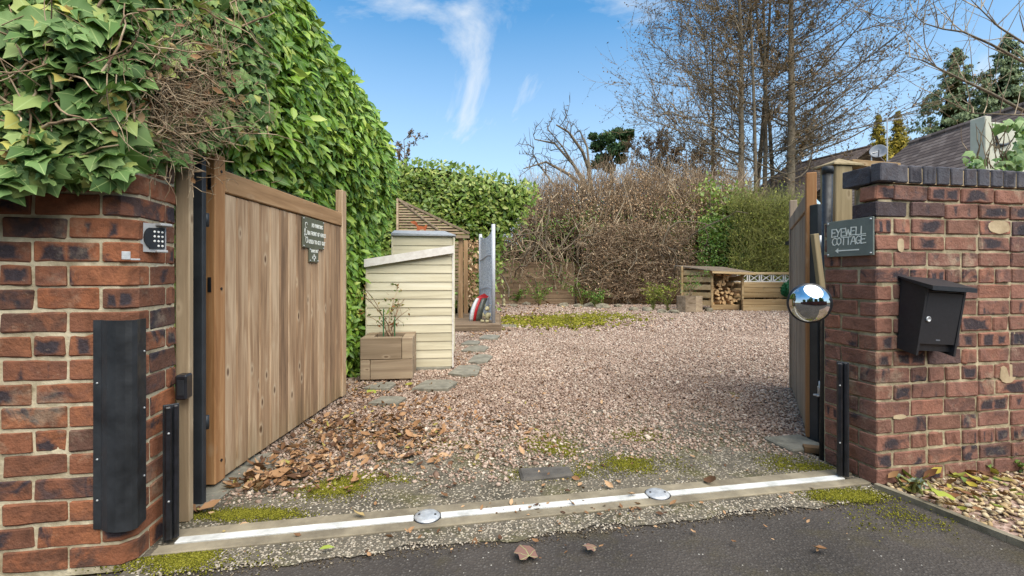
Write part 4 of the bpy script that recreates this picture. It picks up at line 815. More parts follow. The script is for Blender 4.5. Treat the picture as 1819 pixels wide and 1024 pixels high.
# stone bear
bp = P(866, 573, 8.62); e = empty('bear_statue', (bp.x, bp.y, .132), R(-25)); tag(e, 'sitting cast stone bear figure on the deck by the metal screen', 'statue')
def blob(name, parts, mat, parent, vs_=.013):
    mbl = bpy.data.metaballs.new(name); mbl.resolution = vs_; mbl.render_resolution = vs_; ob = bpy.data.objects.new(name, mbl); COL.objects.link(ob)
    for (x, y, z), (rx, ry, rz) in parts:
        el = mbl.elements.new(type='ELLIPSOID'); el.co = (x, y, z); mxr = max(rx, ry, rz); el.radius = mxr * 1.35; el.size_x, el.size_y, el.size_z = rx / mxr, ry / mxr, rz / mxr
    bpy.context.view_layer.update(); dg = bpy.context.evaluated_depsgraph_get(); me = bpy.data.meshes.new_from_object(ob.evaluated_get(dg)); bpy.data.objects.remove(ob); 
    me.polygons.foreach_set('use_smooth', [True] * len(me.polygons)); me.materials.clear(); return link(name, me, mat, parent)
blob('body', [((0, 0, .12), (.068, .06, .095)), ((0, -.01, .265), (.06, .056, .056)), ((-.0, -.065, .25), (.028, .035, .024)), ((-.05, .0, .325), (.02, .014, .02)), ((.05, .0, .325), (.02, .014, .02)),
              ((-.07, -.035, .15), (.022, .03, .055)), ((.07, -.035, .15), (.022, .03, .055)), ((-.05, -.095, .035), (.03, .06, .033)), ((.05, -.095, .035), (.03, .06, .033)), ((-.05, -.145, .045), (.028, .02, .036)), ((.05, -.145, .045), (.028, .02, .036))], M['bear'], e)
for x in (-.022, .022): MB().lathe([(.006, 0), (.004, .004), (0, .005)], 6).build('eye', M['rubber'], e, True, (x, -.062, .28), (PI / 2, 0, 0))
MB().lathe([(.009, 0), (.006, .006), (0, .007)], 6).build('nose', M['rubber'], e, True, (0, -.1, .256), (PI / 2, 0, 0))
# bag of compost
gp = P(845, 566, 9.0); bg_ = empty('compost_bag', (gp.x, gp.y, .132), R(15)); tag(bg_, 'red and white plastic sack leaning on the deck beside the bear', 'bag')
bagc = {'white_film': ('#c9c6c2', '#e0dedb'), 'red_film': ('#a3161c', '#c22a2c'), 'printed_film': ('#3a4038', '#6b6a5c')}
bm_ = {k: plain(k, *v, 14, .35, .1, spec=.5) for k, v in bagc.items()}
def bagpiece(name, x0, x1, mat, lean=.13):
    m = MB(); nz_ = 9
    for i in range(nz_ + 1):
        f = i / nz_; z = .44 * f; th_ = .07 * math.sin(PI * min(1, f * .8 + .18)) + .008; ln = lean * f * f
        m.v += [(x0 + ln, -th_, z), (x1 + ln, -th_, z), (x1 + ln, th_, z), (x0 + ln, th_, z)]
    for i in range(nz_): 
        a_ = 4 * i; m.f += [(a_ + j, a_ + (j + 1) % 4, a_ + 4 + (j + 1) % 4, a_ + 4 + j) for j in range(4)]
    m.f += [(3, 2, 1, 0), tuple(4 * nz_ + j for j in range(4))]; m.build(name, mat, bg_, True)
bagpiece('film_panel', -.12, -.062, bm_['white_film']); bagpiece('red_band', -.0615, -.005, bm_['red_film']); bagpiece('printed_panel', -.0045, .11, bm_['printed_film'])
MB().add([(.0, -.01, .43), (.22, -.01, .43), (.26, .0, .47), (.17, .0, .53), (.06, .0, .48)], [(0, 1, 2, 3, 4)]).build('folded_top', bm_['red_film'], bg_)
# hare statue by the fence
hp = G(895, 545); e = empty('hare_statue', hp, R(10)); tag(e, 'small upright stone hare figure in front of the fence', 'statue')
blob('body', [((0, 0, .16), (.07, .07, .16)), ((0, -.03, .36), (.05, .06, .055)), ((-.03, 0, .47), (.015, .014, .09)), ((.035, .01, .46), (.015, .014, .085)), ((0, -.08, .05), (.09, .09, .045))], M['bear'], e, .02)

# ------------------------------------------------------------------ back fence, rocks, log store, raised bed
def fence(name, x0, x1, Y, ht, n, mat, label):
    e = empty(name, (x0, Y, 0)); tag(e, label, 'fence', 'fence panels at the back of the yard'); p = ht / n
    for i in range(n): MB().bbox(0, x1 - x0, random.uniform(-.006, .006), .024, i * p + .004, (i + 1) * p - .004, .004, None, .003).build('board', mat, e)
    for x in np.linspace(.05, x1 - x0 - .05, 3): MB().bbox(x - .04, x + .04, .025, .1, 0, ht + .02, .004).build('post', mat, e)
Yf = 16.6
fence('garden_fence', -1.6, P(1021, 0, Yf).x, Yf, 1.52, 8, M['fence'], 'horizontal board fence panel behind the hare figure, the lighter taller one')
fence('garden_fence', P(1023, 0, Yf).x, P(1232, 0, Yf).x, Yf + .12, 1.44, 8, M['fence_dark'], 'darker horizontal board fence panel half hidden behind the bramble hedge')
rk = [(935, 542, .30), (1000, 545, .38), (1027, 546, .3), (1047, 545, .36), (1072, 548, .42), (1098, 546, .28), (912, 545, .26), (1125, 552, .3), (1150, 553, .34), (1176, 556, .3), (1197, 557, .28)]
for i, (px, py, s_) in enumerate(rk):
    g = G(px, py); m = MB(); bm = bmesh.new(); bmesh.ops.create_icosphere(bm, subdivisions=2, radius=.5)
    for v in bm.verts: v.co = Vector((v.co.x * s_ * 1.2, v.co.y * s_, v.co.z * s_ * .6)) * random.uniform(.74, 1.16)
    me = bpy.data.meshes.new('edging_rock'); bm.to_mesh(me); bm.free()
    ordn = ['third', 'fourth', 'fifth', 'sixth', 'seventh', 'eighth', 'second', 'ninth', 'tenth', 'eleventh', 'twelfth'][i]
    tag(link('edging_rock', me, M['rock'], None, (g.x, g.y, s_ * .08), (0, 0, random.uniform(0, 6))), f'rough grey edging rock below the back fence, {ordn} along from the hare figure', 'rock', 'rocks along the back bed')
# log store
q = G(1264, 552); ls = empty('log_store', q, R(3)); tag(ls, 'open fronted timber log store with sloping roof stacked with split logs', 'log store')
W_, Dp = .95, .75; zf, zb = 1.16, 1.30
MB().bbox(-.02, .045, -.02, .05, 0, zf, .004).build('post', M['store'], ls); MB().bbox(W_ - .05, W_ + .01, -.02, .05, 0, zf - .02, .004).build('post', M['store'], ls)
MB().bbox(-.62, -.56, Dp - .1, Dp, 0, zb, .004).build('post', M['store'], ls)
MB().bbox(-.02, W_ + .03, -.035, -.021, .02, .17, .004).build('front_board', M['orange'], ls); MB().bbox(.0, W_, .0, Dp, .13, .16, .003).build('floor_board', M['store'], ls)
def quad_board(p0, p1, z0, z1, name, mat, th_=.02):
    p0, p1 = Vector(p0), Vector(p1); dv_ = (p1 - p0).normalized(); nr = Vector((-dv_.y, dv_.x, 0)) * th_; m = MB()
    m.add([(*p0.xy, z0), (*p1.xy, z0), (*(p1 + nr).xy, z0), (*(p0 + nr).xy, z0), (*p0.xy, z1), (*p1.xy, z1), (*(p1 + nr).xy, z1), (*(p0 + nr).xy, z1)], [(0, 3, 2, 1), (4, 5, 6, 7), (0, 1, 5, 4), (1, 2, 6, 5), (2, 3, 7, 6), (3, 0, 4, 7)]); m.build(name, mat, ls)
for z in (.14, .37, .60, .83, 1.03): quad_board((-.60, Dp, 0), (-.025, 0, 0), z, z + .15, 'side_board', M['store'])
for z in (.2, .42, .64, .86, 1.06): quad_board((-.56, Dp + .0, 0), (W_, Dp, 0), z, z + .17, 'back_board', M['store'])
for z in (.2, .42, .64, .86): quad_board((W_ + .005, .05, 0), (W_ + .005, Dp, 0), z, z + .15, 'side_board', M['store'])
for i in range(6):
    f0, f1 = i / 6, (i + 1) / 6; m = MB()
    y0, y1 = -.2 + f0 * 1.15, -.2 + f1 * 1.15 + .02; z0, z1 = 1.15 + f0 * .17 + .0, 1.15 + f1 * .17
    xa, xb = -.12 - f0 * .62, W_ + .2 - f0 * .3
    m.add([(xa, y0, z0), (xb, y0, z0 - .05), (xb - .05, y1, z1 - .05), (xa - .1, y1, z1), (xa, y0, z0 + .025), (xb, y0, z0 - .025), (xb - .05, y1, z1 - .03), (xa - .1, y1, z1 + .02)], [(0, 3, 2, 1), (4, 5, 6, 7), (0, 1, 5, 4), (1, 2, 6, 5), (2, 3, 7, 6), (3, 0, 4, 7)]); m.build('roof_board', M['store_roof'], ls)
MB().bbox(-.13, W_ + .2, -.225, -.202, 1.08, 1.14, .004).build('fascia', M['store'], ls, rot=(0, R(2.3), 0))
MB().bbox(.42, W_ - .05, .3, .33, .98, 1.06, .003).build('price_board', M['creamtrim'], ls)
# logs: wedge-shaped splits
def log_mesh(k):
    a = random.uniform(.7, 1.25); r_ = .075 * a; n = 5; st_ = random.uniform(0, 6); ar = random.choice([2 * PI, 1.7, 2.4, PI])
    pts = [(r_ * math.cos(st_ + ar * i / n), r_ * math.sin(st_ + ar * i / n)) for i in range(n + (0 if ar > 6 else 1))] + ([] if ar > 6 else [(0, 0)])
    m = MB(); m.prism(pts, 0, .28, Matrix.Rotation(PI / 2, 4, 'X')); me = m.mesh('log'); me.materials.append(M['log']); me.materials.append(M['log_end'])
    for p in me.polygons:
        if abs(p.normal.y) > .9: p.material_index = 1
    return me
lm_ = [log_mesh(k) for k in range(8)]; nlog = 0
Mls = Matrix.Translation(q) @ Matrix.Rotation(R(3), 4, 'Z')
def log(x, y, z, lb):
    o = link('split_log', random.choice(lm_), None, None, Mls @ Vector((x, y, z)), (random.uniform(-.15, .15), random.uniform(0, 6), R(3) + random.uniform(-.5, .5)))
    tag(o, lb, 'log', 'split logs in the log store')
for r_ in range(4):
    for c_ in range(7): log(.1 + c_ * .118 + random.uniform(-.02, .02), .36, .225 + r_ * .105, 'pale split log lying in the lower heap of the log store')
for r_ in range(6):
    for c_ in range(4 - r_ // 3): log(.17 + r_ * .045 + c_ * .11, .40 + .02, .63 + r_ * .088, 'brown split log in the upper stack of the log store')
# octagonal planter
q = G(1232, 556); e = empty('octagonal_planter', (q.x, q.y + .3, 0), R(10)); tag(e, 'grey octagonal timber planter beside the log store', 'planter')
for tier in range(2):
    for k in range(8):
        a0 = 2 * PI * k / 8 + (.0 if tier else .0); a1 = a0 + 2 * PI / 8; m = MB(); pts = [(.36 * math.cos(a0), .33 * math.sin(a0)), (.36 * math.cos(a1), .33 * math.sin(a1)), (.29 * math.cos(a1), .26 * math.sin(a1)), (.29 * math.cos(a0), .26 * math.sin(a0))]
        m.prism(pts, .02 + tier * .215, .232 + tier * .215); m.build('sleeper', M['sleeper'], e)
MB().lathe([(.28, .2), (.28, .38), (0, .39)], 8, Matrix.Scale(.92, 4, (0, 1, 0))).build('soil', M['earth'], e)
plant('rose_bush', (q.x, q.y + .3, .38), 'leafy rose growing in the octagonal planter', .75, 8, .55, M['green_leaf'], M['twig'], 260, .06)
tag(MB().bbox(-.09, .09, -.07, .07, 0, .12, .012, None, .008).build('stone_block', M['rock'], loc=G(1259, 555)), 'small pale stone block beside the octagonal planter', 'stone')
# raised bed with lattice rail
q = G(1320, 553); rb = empty('raised_bed', q, R(-1)); tag(rb, 'raised bed of new orange sleepers with a white lattice rail behind', 'raised bed')
for z0, z1, y, mt in ((.0, .17, 0, 'orange'), (.175, .33, .02, 'orange')): MB().bbox(.0, 2.6, y, y + .1, z0, z1, .008, None, .003).build('sleeper', M[mt], rb)
for i in range(3): MB().bbox(0, 2.6, .75, .83, .35 + i * .155, .50 + i * .155, .008, None, .003).build('sleeper', M['orange'], rb)
MB().box(0, 2.6, .12, .74, .0, .3).build('soil', M['earth'], rb)
MB().bbox(-.02, 2.6, .74, .80, 1.05, 1.12, .004).build('rail', M['store'], rb); MB().bbox(0, 2.6, .76, .79, .82, .85, .003).build('rail', M['creamtrim'], rb)
for i in range(7):
    x = .12 + i * .36
    MB().bbox(x, x + .03, .755, .785, .85, 1.05, .002).build('upright', M['creamtrim'], rb); MB().bbox(x + .06, x + .09, .755, .785, .85, 1.05, .002).build('upright', M['creamtrim'], rb)
    MB().tube([(x + .09, .772, .85), (x + .36, .772, 1.05)], .014, 4).build('brace', M['creamtrim'], rb); MB().tube([(x + .09, .79, 1.05), (x + .36, .79, .85)], .014, 4).build('brace', M['creamtrim'], rb)
for px, lb, hh, mt in ((1337, 'low grey green plant at the log store end of the raised bed', .35, 'grey_leaf'), (1359, 'taller grey stemmed plant in the middle of the raised bed', .6, 'grey_leaf'), (1376, 'small green plant in the raised bed next to the dark green cover', .3, 'green_leaf')):
    p_ = P(px, 536, 14.2); plant('bed_plant', (p_.x, p_.y, .3), lb, hh, 8, .35, M[mt], M['twig_pale'], 130, .06)
p_ = P(1395, 540, 14.1); e = empty('green_cover', (p_.x, p_.y, .3)); tag(e, 'crumpled dark green plastic cover at the right end of the raised bed', 'plant cover')
bm = bmesh.new(); bmesh.ops.create_icosphere(bm, subdivisions=4, radius=.5)
for v in bm.verts: v.co = Vector((v.co.x * .62, v.co.y * .5, (v.co.z + .5) * .62 * (1.0 - .25 * abs(v.co.x)))) * (1 + .12 * math.sin(v.co.x * 31 + v.co.z * 17) * math.sin(v.co.z * 23 + v.co.y * 29)) 
me = bpy.data.meshes.new('cover'); bm.to_mesh(me); bm.free(); link('cover', me, plain('green_plastic', '#17502c', '#2b6a3f', 14, .45, .3), e)
MB().tube([(.18, -.1, .5), (.12, -.12, .75), (.18, -.12, .9), (.26, -.1, .86), (.24, -.1, .6)], .012, 6).build('hose_loop', M['rubber'], e)

# ------------------------------------------------------------------ house roofs on the right
def roof(name, label, r0_, r1_, depth, pitch, eav, mat, hip=0.0):
    """ridge r0->r1 (world), plane falling to the left of the ridge direction"""
    r0_, r1_ = Vector(r0_), Vector(r1_); dv_ = (r1_ - r0_); l = dv_.length; e = empty(name, (r0_.x, r0_.y, 0), math.atan2(dv_.y, dv_.x)); tag(e, label, 'house')
    z = r0_.z; dz = depth * math.tan(R(pitch)); sl_ = depth / math.cos(R(pitch))
    for s_, nm in ((1, 'roof_slope'), (-1, 'roof_slope')):
        # local sheet in its own plane so the tile courses follow the slope
        m = MB(); m.add([(0, 0, 0), (l - hip, 0, 0), (l, -sl_, 0), (0, -sl_, 0), (0, 0, -.06), (l - hip, 0, -.06), (l, -sl_, -.06), (0, -sl_, -.06)], [(0, 3, 2, 1), (4, 5, 6, 7), (0, 1, 5, 4), (1, 2, 6, 5), (2, 3, 7, 6), (3, 0, 4, 7)])
        o = m.build(nm, mat, e, loc=(0, 0, z)); o.rotation_euler = (R(pitch), 0, 0) if s_ > 0 else (R(pitch), 0, 0)
        if s_ < 0: o.scale = (1, -1, 1); o.rotation_euler = (-R(pitch), 0, 0)
    if hip: MB().add([(l - hip, 0, z - .002), (l, -depth, z - dz), (l, depth, z - dz)], [(0, 2, 1)]).build('hip_end', mat, e)
    for i in range(int((l - hip) / .34)): MB().tube([(i * .34 + .005, 0, z + .0), (i * .34 + .335, 0, z + .0)], .075, 8).build('ridge_tile', mat, e)
    MB().box(.1, l - .2, -depth + .35, depth - .35, 0, z - dz + .2).build('wall', M['creamwall'], e)
    MB().box(0, l, depth - .02, depth + .08, z - dz - .14, z - dz - .04).build('gutter', M['black'], e)
roof('bungalow', 'near tiled bungalow roof right of the satellite dish', (10.5, 4.0, 4.5), (10.5, 13.3, 4.5), 2.55, 44, 0, M['tiles'], 1.1)
a_, b_ = P(1548, 260, 22), P(1395, 297, 26.2); b_.z = a_.z
roof('bungalow', 'farther lower tiled roof left of the satellite dish', a_, b_, 5.0, 32, 0, M['tiles'], 0)
dp_ = P(1560, 270, 11.0); e = empty('satellite_dish', dp_); tag(e, 'small grey satellite dish on a white bracket above the roof edge', 'satellite dish')
Md = Matrix.Rotation(R(-35), 4, 'Z') @ Matrix.Rotation(R(70), 4, 'X')
MB().lathe([(.0, -.02), (.10, -.01), (.17, .03), (.175, .035), (.165, .035), (.1, .0), (.0, -.01)], 20, Md).build('dish', M['dish'], e, True)
MB().tube([Md @ Vector((0, -.15, .03)), Md @ Vector((0, -.06, .2))], .012, 5).build('arm', M['dish'], e); MB().tube([(-.12, .05, -.75), (-.12, .05, -.02), (0, .02, 0)], .014, 5).build('bracket', M['creamtrim'], e)
ap = P(1576, 262, 15.0); e = empty('tv_aerial', ap); tag(e, 'thin roof aerial mast with crossbars in front of the golden conifer', 'aerial')
MB().tube([(0, 0, -.9), (0, 0, .95)], .02, 5).build('mast', M['zinc'], e); MB().tube([(-.05, 0, .85), (.65, .2, 1.02)], .014, 4).build('boom', M['zinc'], e)
for i in range(6): MB().tube([(.05 + i * .11, .03 + i * .03 - .12, .88 + i * .026), (.05 + i * .11, .03 + i * .03 + .12, .88 + i * .026)], .008, 4).build('element', M['zinc'], e)
# cream panel with curled metal motif
cp_ = P(1741, 300, 3.15); e = empty('cream_fence_panel', (cp_.x, cp_.y, 0), R(12)); tag(e, 'cream painted fence panel with curled metal motif above the wall', 'fence panel')
MB().bbox(0, .055, -.03, .06, 0, 2.085, .004).build('post', M['creamwall'], e); MB().bbox(.056, 1.5, .0, .03, 0, 2.06, .003).build('panel', M['creamwall'], e)
MB().tube([(.10 + .035 * math.sin(f * 2.6), -.012, 1.99 - f * .115) for f in np.linspace(0, 1, 9)], [.002, .006, .008, .009, .009, .008, .007, .005, .003], 6).build('motif', M['steel_black'], e, True)
MB().tube([(.13 + .155 * f, -.012, 1.905 - .05 * math.sin(f * 2.2) + .09 * f) for f in np.linspace(0, 1, 9)], [.006, .01, .011, .011, .01, .009, .007, .005, .002], 6).build('motif', M['steel_black'], e, True)

# ------------------------------------------------------------------ vegetation helpers
def foliage_thing(e, T_, pos, M_, sc, mat, pick=0, smooth=False, name='leaf'):
    """the `pick` leaves nearest the camera become objects of their own, the rest one part"""
    n = len(pos); sc = np.asarray(sc)
    if pick:
        u = (pos[:, 0] / pos[:, 1]) * F + CX; vv = HY - (pos[:, 2] - H) / pos[:, 1] * F
        ok = (u > 5) & (u < 1815) & (vv > 5) & (vv < 1020); d_ = np.where(ok, np.linalg.norm(pos - np.array([0, 0, H]), axis=1) / sc, 1e9); idx = np.argsort(d_)[:pick]
        me = np_mesh(name, *T_[:2], T_[2], smooth); me.materials.append(mat)
        for i in idx:
            o = bpy.data.objects.new(name, me); COL.objects.link(o); o.parent = e
            m4 = np.eye(4); m4[:3, :3] = M_[i] * sc[i]; m4[:3, 3] = pos[i] - np.array(e.location); o.matrix_basis = Matrix(m4.tolist())
        keep = np.ones(n, bool); keep[idx] = False; pos, M_, sc = pos[keep], M_[keep], sc[keep]
    V, Fa, uv = scatter(T_, pos - np.array(e.location), M_, sc); o = link('foliage', np_mesh('foliage', V, Fa, uv, smooth), mat, e); o['kind'] = 'stuff'; return o
def fbm2(x, y, s=1.0, seed=0):
    r_ = np.random.default_rng(seed); v = np.zeros_like(x); a = 1.0
    for k in range(4):
        for j in range(3):
            th_ = r_.uniform(0, 6.28); ph = r_.uniform(0, 6.28); v += a * np.sin((x * np.cos(th_) + y * np.sin(th_)) * s * 1.9 ** k + ph) / 3
        a *= .55
    return v
def interp(x, xs, ys): return np.interp(x, xs, ys)

# ------------------------------------------------------------------ clipped laurel hedge beside the left gate
hx = empty('laurel_hedge', (-2.2, 4, 0)); tag(hx, 'tall clipped laurel hedge with glossy green leaves behind the left gate', 'hedge')
topY = lambda Y: interp(Y, [1.8, 3.0, 3.6, 4.4, 5.2, 5.6, 5.9, 6.1], [3.55, 3.36, 3.2, 3.0, 2.78, 2.6, 2.4, 2.0])
def laurel_face(Y, z):
    base = -1.60 + .16 * np.clip((z - 1.45) / .6, 0, 1) - .10 * np.clip((z - 2.3) / .9, 0, 1)
    return base + .045 * fbm2(Y, z, 2.2, 3) + .03 * fbm2(Y, z, 7.0, 4)
n = 23000
Yh = RNG.uniform(1.9, 5.95, n); zh = RNG.uniform(0.0, 1, n) ** .8 * topY(Yh) * 1.0
dep = -np.abs(RNG.normal(0, .085, n)); xh = laurel_face(Yh, zh) + dep + .02
edge = np.clip((topY(Yh) - zh) / .25, 0, 1); xh -= (1 - edge) ** 2 * .18
end = np.clip((Yh - 5.45) / .5, 0, 1); xh -= end ** 2 * .25
nr = np.stack([RNG.normal(.85, .45, n), RNG.normal(-.35, .5, n), RNG.normal(.55, .5, n)], 1)
pos = np.stack([xh, Yh, zh], 1); roll = RNG.normal(PI, 1.3, n)
# top surface
n2 = 3500; Y2 = RNG.uniform(1.9, 5.8, n2); x2 = -1.75 - RNG.uniform(0, 1.0, n2); z2 = topY(Y2) + RNG.normal(0, .05, n2); nr2 = np.stack([RNG.normal(.3, .5, n2), RNG.normal(-.2, .5, n2), RNG.normal(.9, .3, n2)], 1)
pos = np.concatenate([pos, np.stack([x2, Y2, z2], 1)]); nr = np.concatenate([nr, nr2]); roll = np.concatenate([roll, RNG.uniform(0, 6.3, n2)])
foliage_thing(hx, LAUREL, pos, rotmats(nr, roll), RNG.uniform(.05, .135, n + n2), M['laurel'], 300, True)
def grid_core(name, e, mat, fx, nu, nv):  # added dark sheet behind the leaves: blocks see-through, stands for inner shade
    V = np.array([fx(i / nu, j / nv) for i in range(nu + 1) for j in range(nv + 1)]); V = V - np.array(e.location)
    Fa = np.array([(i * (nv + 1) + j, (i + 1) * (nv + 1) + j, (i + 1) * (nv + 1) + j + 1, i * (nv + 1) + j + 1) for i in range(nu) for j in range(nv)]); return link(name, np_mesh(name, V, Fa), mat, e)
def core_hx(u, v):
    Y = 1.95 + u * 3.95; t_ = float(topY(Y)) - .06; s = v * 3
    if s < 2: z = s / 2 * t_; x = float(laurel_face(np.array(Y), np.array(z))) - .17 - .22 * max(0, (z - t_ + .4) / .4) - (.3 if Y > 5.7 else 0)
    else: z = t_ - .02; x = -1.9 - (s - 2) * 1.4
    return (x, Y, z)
grid_core('shade_core', hx, M['shadeg'], core_hx, 40, 60)
# ------------------------------------------------------------------ ivy over the brick pier
iv = empty('ivy', (-1.6, 1.8, 1.4)); tag(iv, 'big leaved ivy tumbling over the top of the keypad pier', 'ivy')
def ivy_pts(n, x0=-260, x1=478):
    px = RNG.uniform(x0, x1, n); lo = interp(px, [-260, 0, 120, 200, 240, 300, 345, 390, 478], [335, 335, 322, 318, 292, 282, 285, 262, 215]) + 14 * fbm2(px, px * 0, .06, 9); py = lo - RNG.uniform(0, 1, n) * (lo + 190)
    D = interp(px, [-260, 0, 215, 300, 380, 480], [1.36, 1.42, 1.50, 1.72, 2.02, 2.42]); D = D + .05 * fbm2(px * .02, py * .02, 1.0, 5) + np.clip((60 - py) / 240, 0, 1) * .16
    return px, py, D
n = 7000; px, py, D = ivy_pts(n)
# a hollow near the upper left and the bare twiggy patch carry few leaves
hole = np.exp(-(((px - 130) / 45) ** 2 + ((py - 150) / 42) ** 2)); bare = np.exp(-(((px - 322) / 78) ** 2 + ((py - 172) / 70) ** 2) ** 2)
keep = RNG.uniform(0, 1, n) > np.clip(hole * 1.1 + bare * .84, 0, .97); px, py, D = px[keep], py[keep], D[keep]; n = len(px)
D = D + np.abs(RNG.normal(0, .05, n)); pos = np.stack([(px - CX) / F * D, D, H + (HY - py) / F * D], 1)
sz = interp(px, [0, 220, 330, 470], [.06, .056, .041, .044]) * RNG.lognormal(0, .32, n)
side = np.clip((px - 215) / 120, 0, 1); nr = np.stack([RNG.normal(.25, .5, n) + side * .7, RNG.normal(-.75, .45, n) + side * .35, RNG.normal(.5, .5, n)], 1)
Rm = rotmats(nr, RNG.normal(PI, 1.15, n)); IV2 = IVY[0].copy(); IV2[:, 2] -= .55 * (IV2[:, 1] - .3) ** 2 + .5 * IV2[:, 0] ** 2 - .1; IV2[:, 0] *= np.where(IV2[:, 0] > 0, .82, 1.08)
IV3 = IVY[0].copy(); IV3[:, 2] += .8 * IV3[:, 0] ** 2; IV3[:, 0] *= .8; IV3[:, 0] += .12 * IV3[:, 1] ** 2
cut = np.array_split(np.arange(n), 3)
for ii, v_ in zip(cut, (IVY[0], IV2, IV3)): foliage_thing(iv, (v_, IVY[1], IVY[2]), pos[ii], Rm[ii], sz[ii], M['ivy'], 100, True)
# trailing vines and dead twigs
S = []
def vine(p, d_, ln, r_, k=7, wob=.35):
    p = np.array(p, float); d_ = np.array(d_, float)
    for i in range(k):
        d_ = d_ / np.linalg.norm(d_) + RNG.normal(0, wob, 3) * .6; d_ /= np.linalg.norm(d_); q = p + d_ * ln / k; S.append([*p, *q, r_ * (1 - i / k * .6), r_ * (1 - (i + 1) / k * .6)]); p = q
px, py, D = ivy_pts(260)
for a, b, c in zip(px, py, D):
    if b < 262: vine(P(a, b, c + .0), RNG.normal(0, 1, 3) * np.array([1, .25, .8]), random.uniform(.12, .35), random.uniform(.002, .006))
link('vine', segs_mesh('vine', np.array(S) - np.array([*iv.location, *iv.location, 0, 0]), 5), M['twig'], iv)['kind'] = 'stuff'
S = []
for i in range(1300):
    a, b = random.gauss(322, 58), random.gauss(170, 56); D_ = float(interp(a, [215, 300, 380, 480], [1.50, 1.70, 1.98, 2.38])) + random.uniform(-.03, .09)
    vine(P(a, b, D_), RNG.normal(0, 1, 3) * np.array([1, .4, .8]), random.uniform(.05, .16), random.uniform(.001, .0024), 4, .5)
link('dead_twigs', segs_mesh('dead_twigs', np.array(S) - np.array([*iv.location, *iv.location, 0, 0]), 4), M['twig_pale'], iv)['kind'] = 'stuff'
n = 60; a = RNG.normal(330, 60, n); b = RNG.normal(165, 60, n); D_ = interp(a, [215, 300, 380, 480], [1.48, 1.68, 1.96, 2.36]); pos = np.stack([(a - CX) / F * D_, D_, H + (HY - b) / F * D_], 1) - np.array(iv.location)
V, Fa, uv = scatter(DRY, pos, rotmats(RNG.normal(0, 1, (n, 3)) + np.array([.2, -.8, .3]), RNG.uniform(0, 6.3, n)), RNG.uniform(.025, .05, n)); link('dead_leaves', np_mesh('dead_leaves', V, Fa, uv), M['litter'], iv)['kind'] = 'stuff'
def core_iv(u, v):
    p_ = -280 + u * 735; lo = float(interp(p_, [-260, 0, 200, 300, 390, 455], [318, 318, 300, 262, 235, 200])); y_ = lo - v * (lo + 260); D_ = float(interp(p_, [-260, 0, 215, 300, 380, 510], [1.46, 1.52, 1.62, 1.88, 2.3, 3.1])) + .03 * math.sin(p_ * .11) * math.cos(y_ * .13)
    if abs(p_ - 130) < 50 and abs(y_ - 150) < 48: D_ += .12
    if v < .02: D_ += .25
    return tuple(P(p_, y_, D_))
grid_core('shade_core', iv, M['shade'], core_iv, 60, 50)  # dark backing that shows as shade in gaps between ivy leaves
# ------------------------------------------------------------------ yellow-green laurel hedge across the back of the deck
fh = empty('laurel_hedge', (-1.5, 12.6, 0)); tag(fh, 'bright yellow green laurel hedge behind the arbour', 'hedge')
topP = lambda p_: interp(p_, [560, 690, 740, 780, 860, 920, 950, 975], [285, 290, 283, 287, 303, 318, 330, 350])
rightb = lambda y_: interp(y_, [280, 330, 400, 430, 560], [965, 962, 925, 890, 870])
n = 15000; px = RNG.uniform(560, 970, n); py = topP(px) + RNG.uniform(0, 1, n) ** .9 * (548 - topP(px)); ok = px < rightb(py) + RNG.normal(0, 8, n); px, py = px[ok], py[ok]; n = len(px)
D = 12.0 + .22 * fbm2(px * .02, py * .02, 1.0, 8) + np.abs(RNG.normal(0, .2, n)) + np.clip(1 - (py - topP(px)) / 30, 0, 1) * .5; pos = np.stack([(px - CX) / F * D, D, H + (HY - py) / F * D], 1)
nr = np.stack([RNG.normal(.1, .6, n), RNG.normal(-.8, .4, n), RNG.normal(.5, .5, n)], 1)
foliage_thing(fh, DIAMOND, pos, rotmats(nr, RNG.normal(0, 1.0, n)), RNG.uniform(.09, .19, n), M['laurel_far'], 0, True)
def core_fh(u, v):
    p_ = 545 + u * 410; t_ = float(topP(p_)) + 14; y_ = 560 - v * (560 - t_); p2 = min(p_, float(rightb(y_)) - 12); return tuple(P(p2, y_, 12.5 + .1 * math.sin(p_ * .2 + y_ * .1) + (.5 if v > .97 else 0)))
grid_core('shade_core', fh, M['shadeg'], core_fh, 50, 40)
# dry brown leaves hanging by the arbour post
n = 700; px = RNG.normal(836, 8, n); py = RNG.uniform(425, 545, n); D = RNG.uniform(11.2, 11.7, n); pos = np.stack([(px - CX) / F * D, D, H + (HY - py) / F * D], 1) - np.array(fh.location)
V, Fa, uv = scatter(DIAMOND, pos, rotmats(RNG.normal(0, 1, (n, 3)) + np.array([0, -.7, .2]), RNG.normal(PI, .8, n)), RNG.uniform(.07, .13, n)); link('dead_leaves', np_mesh('dead_leaves', V, Fa, uv), M['dead_leaf'], fh)['kind'] = 'stuff'
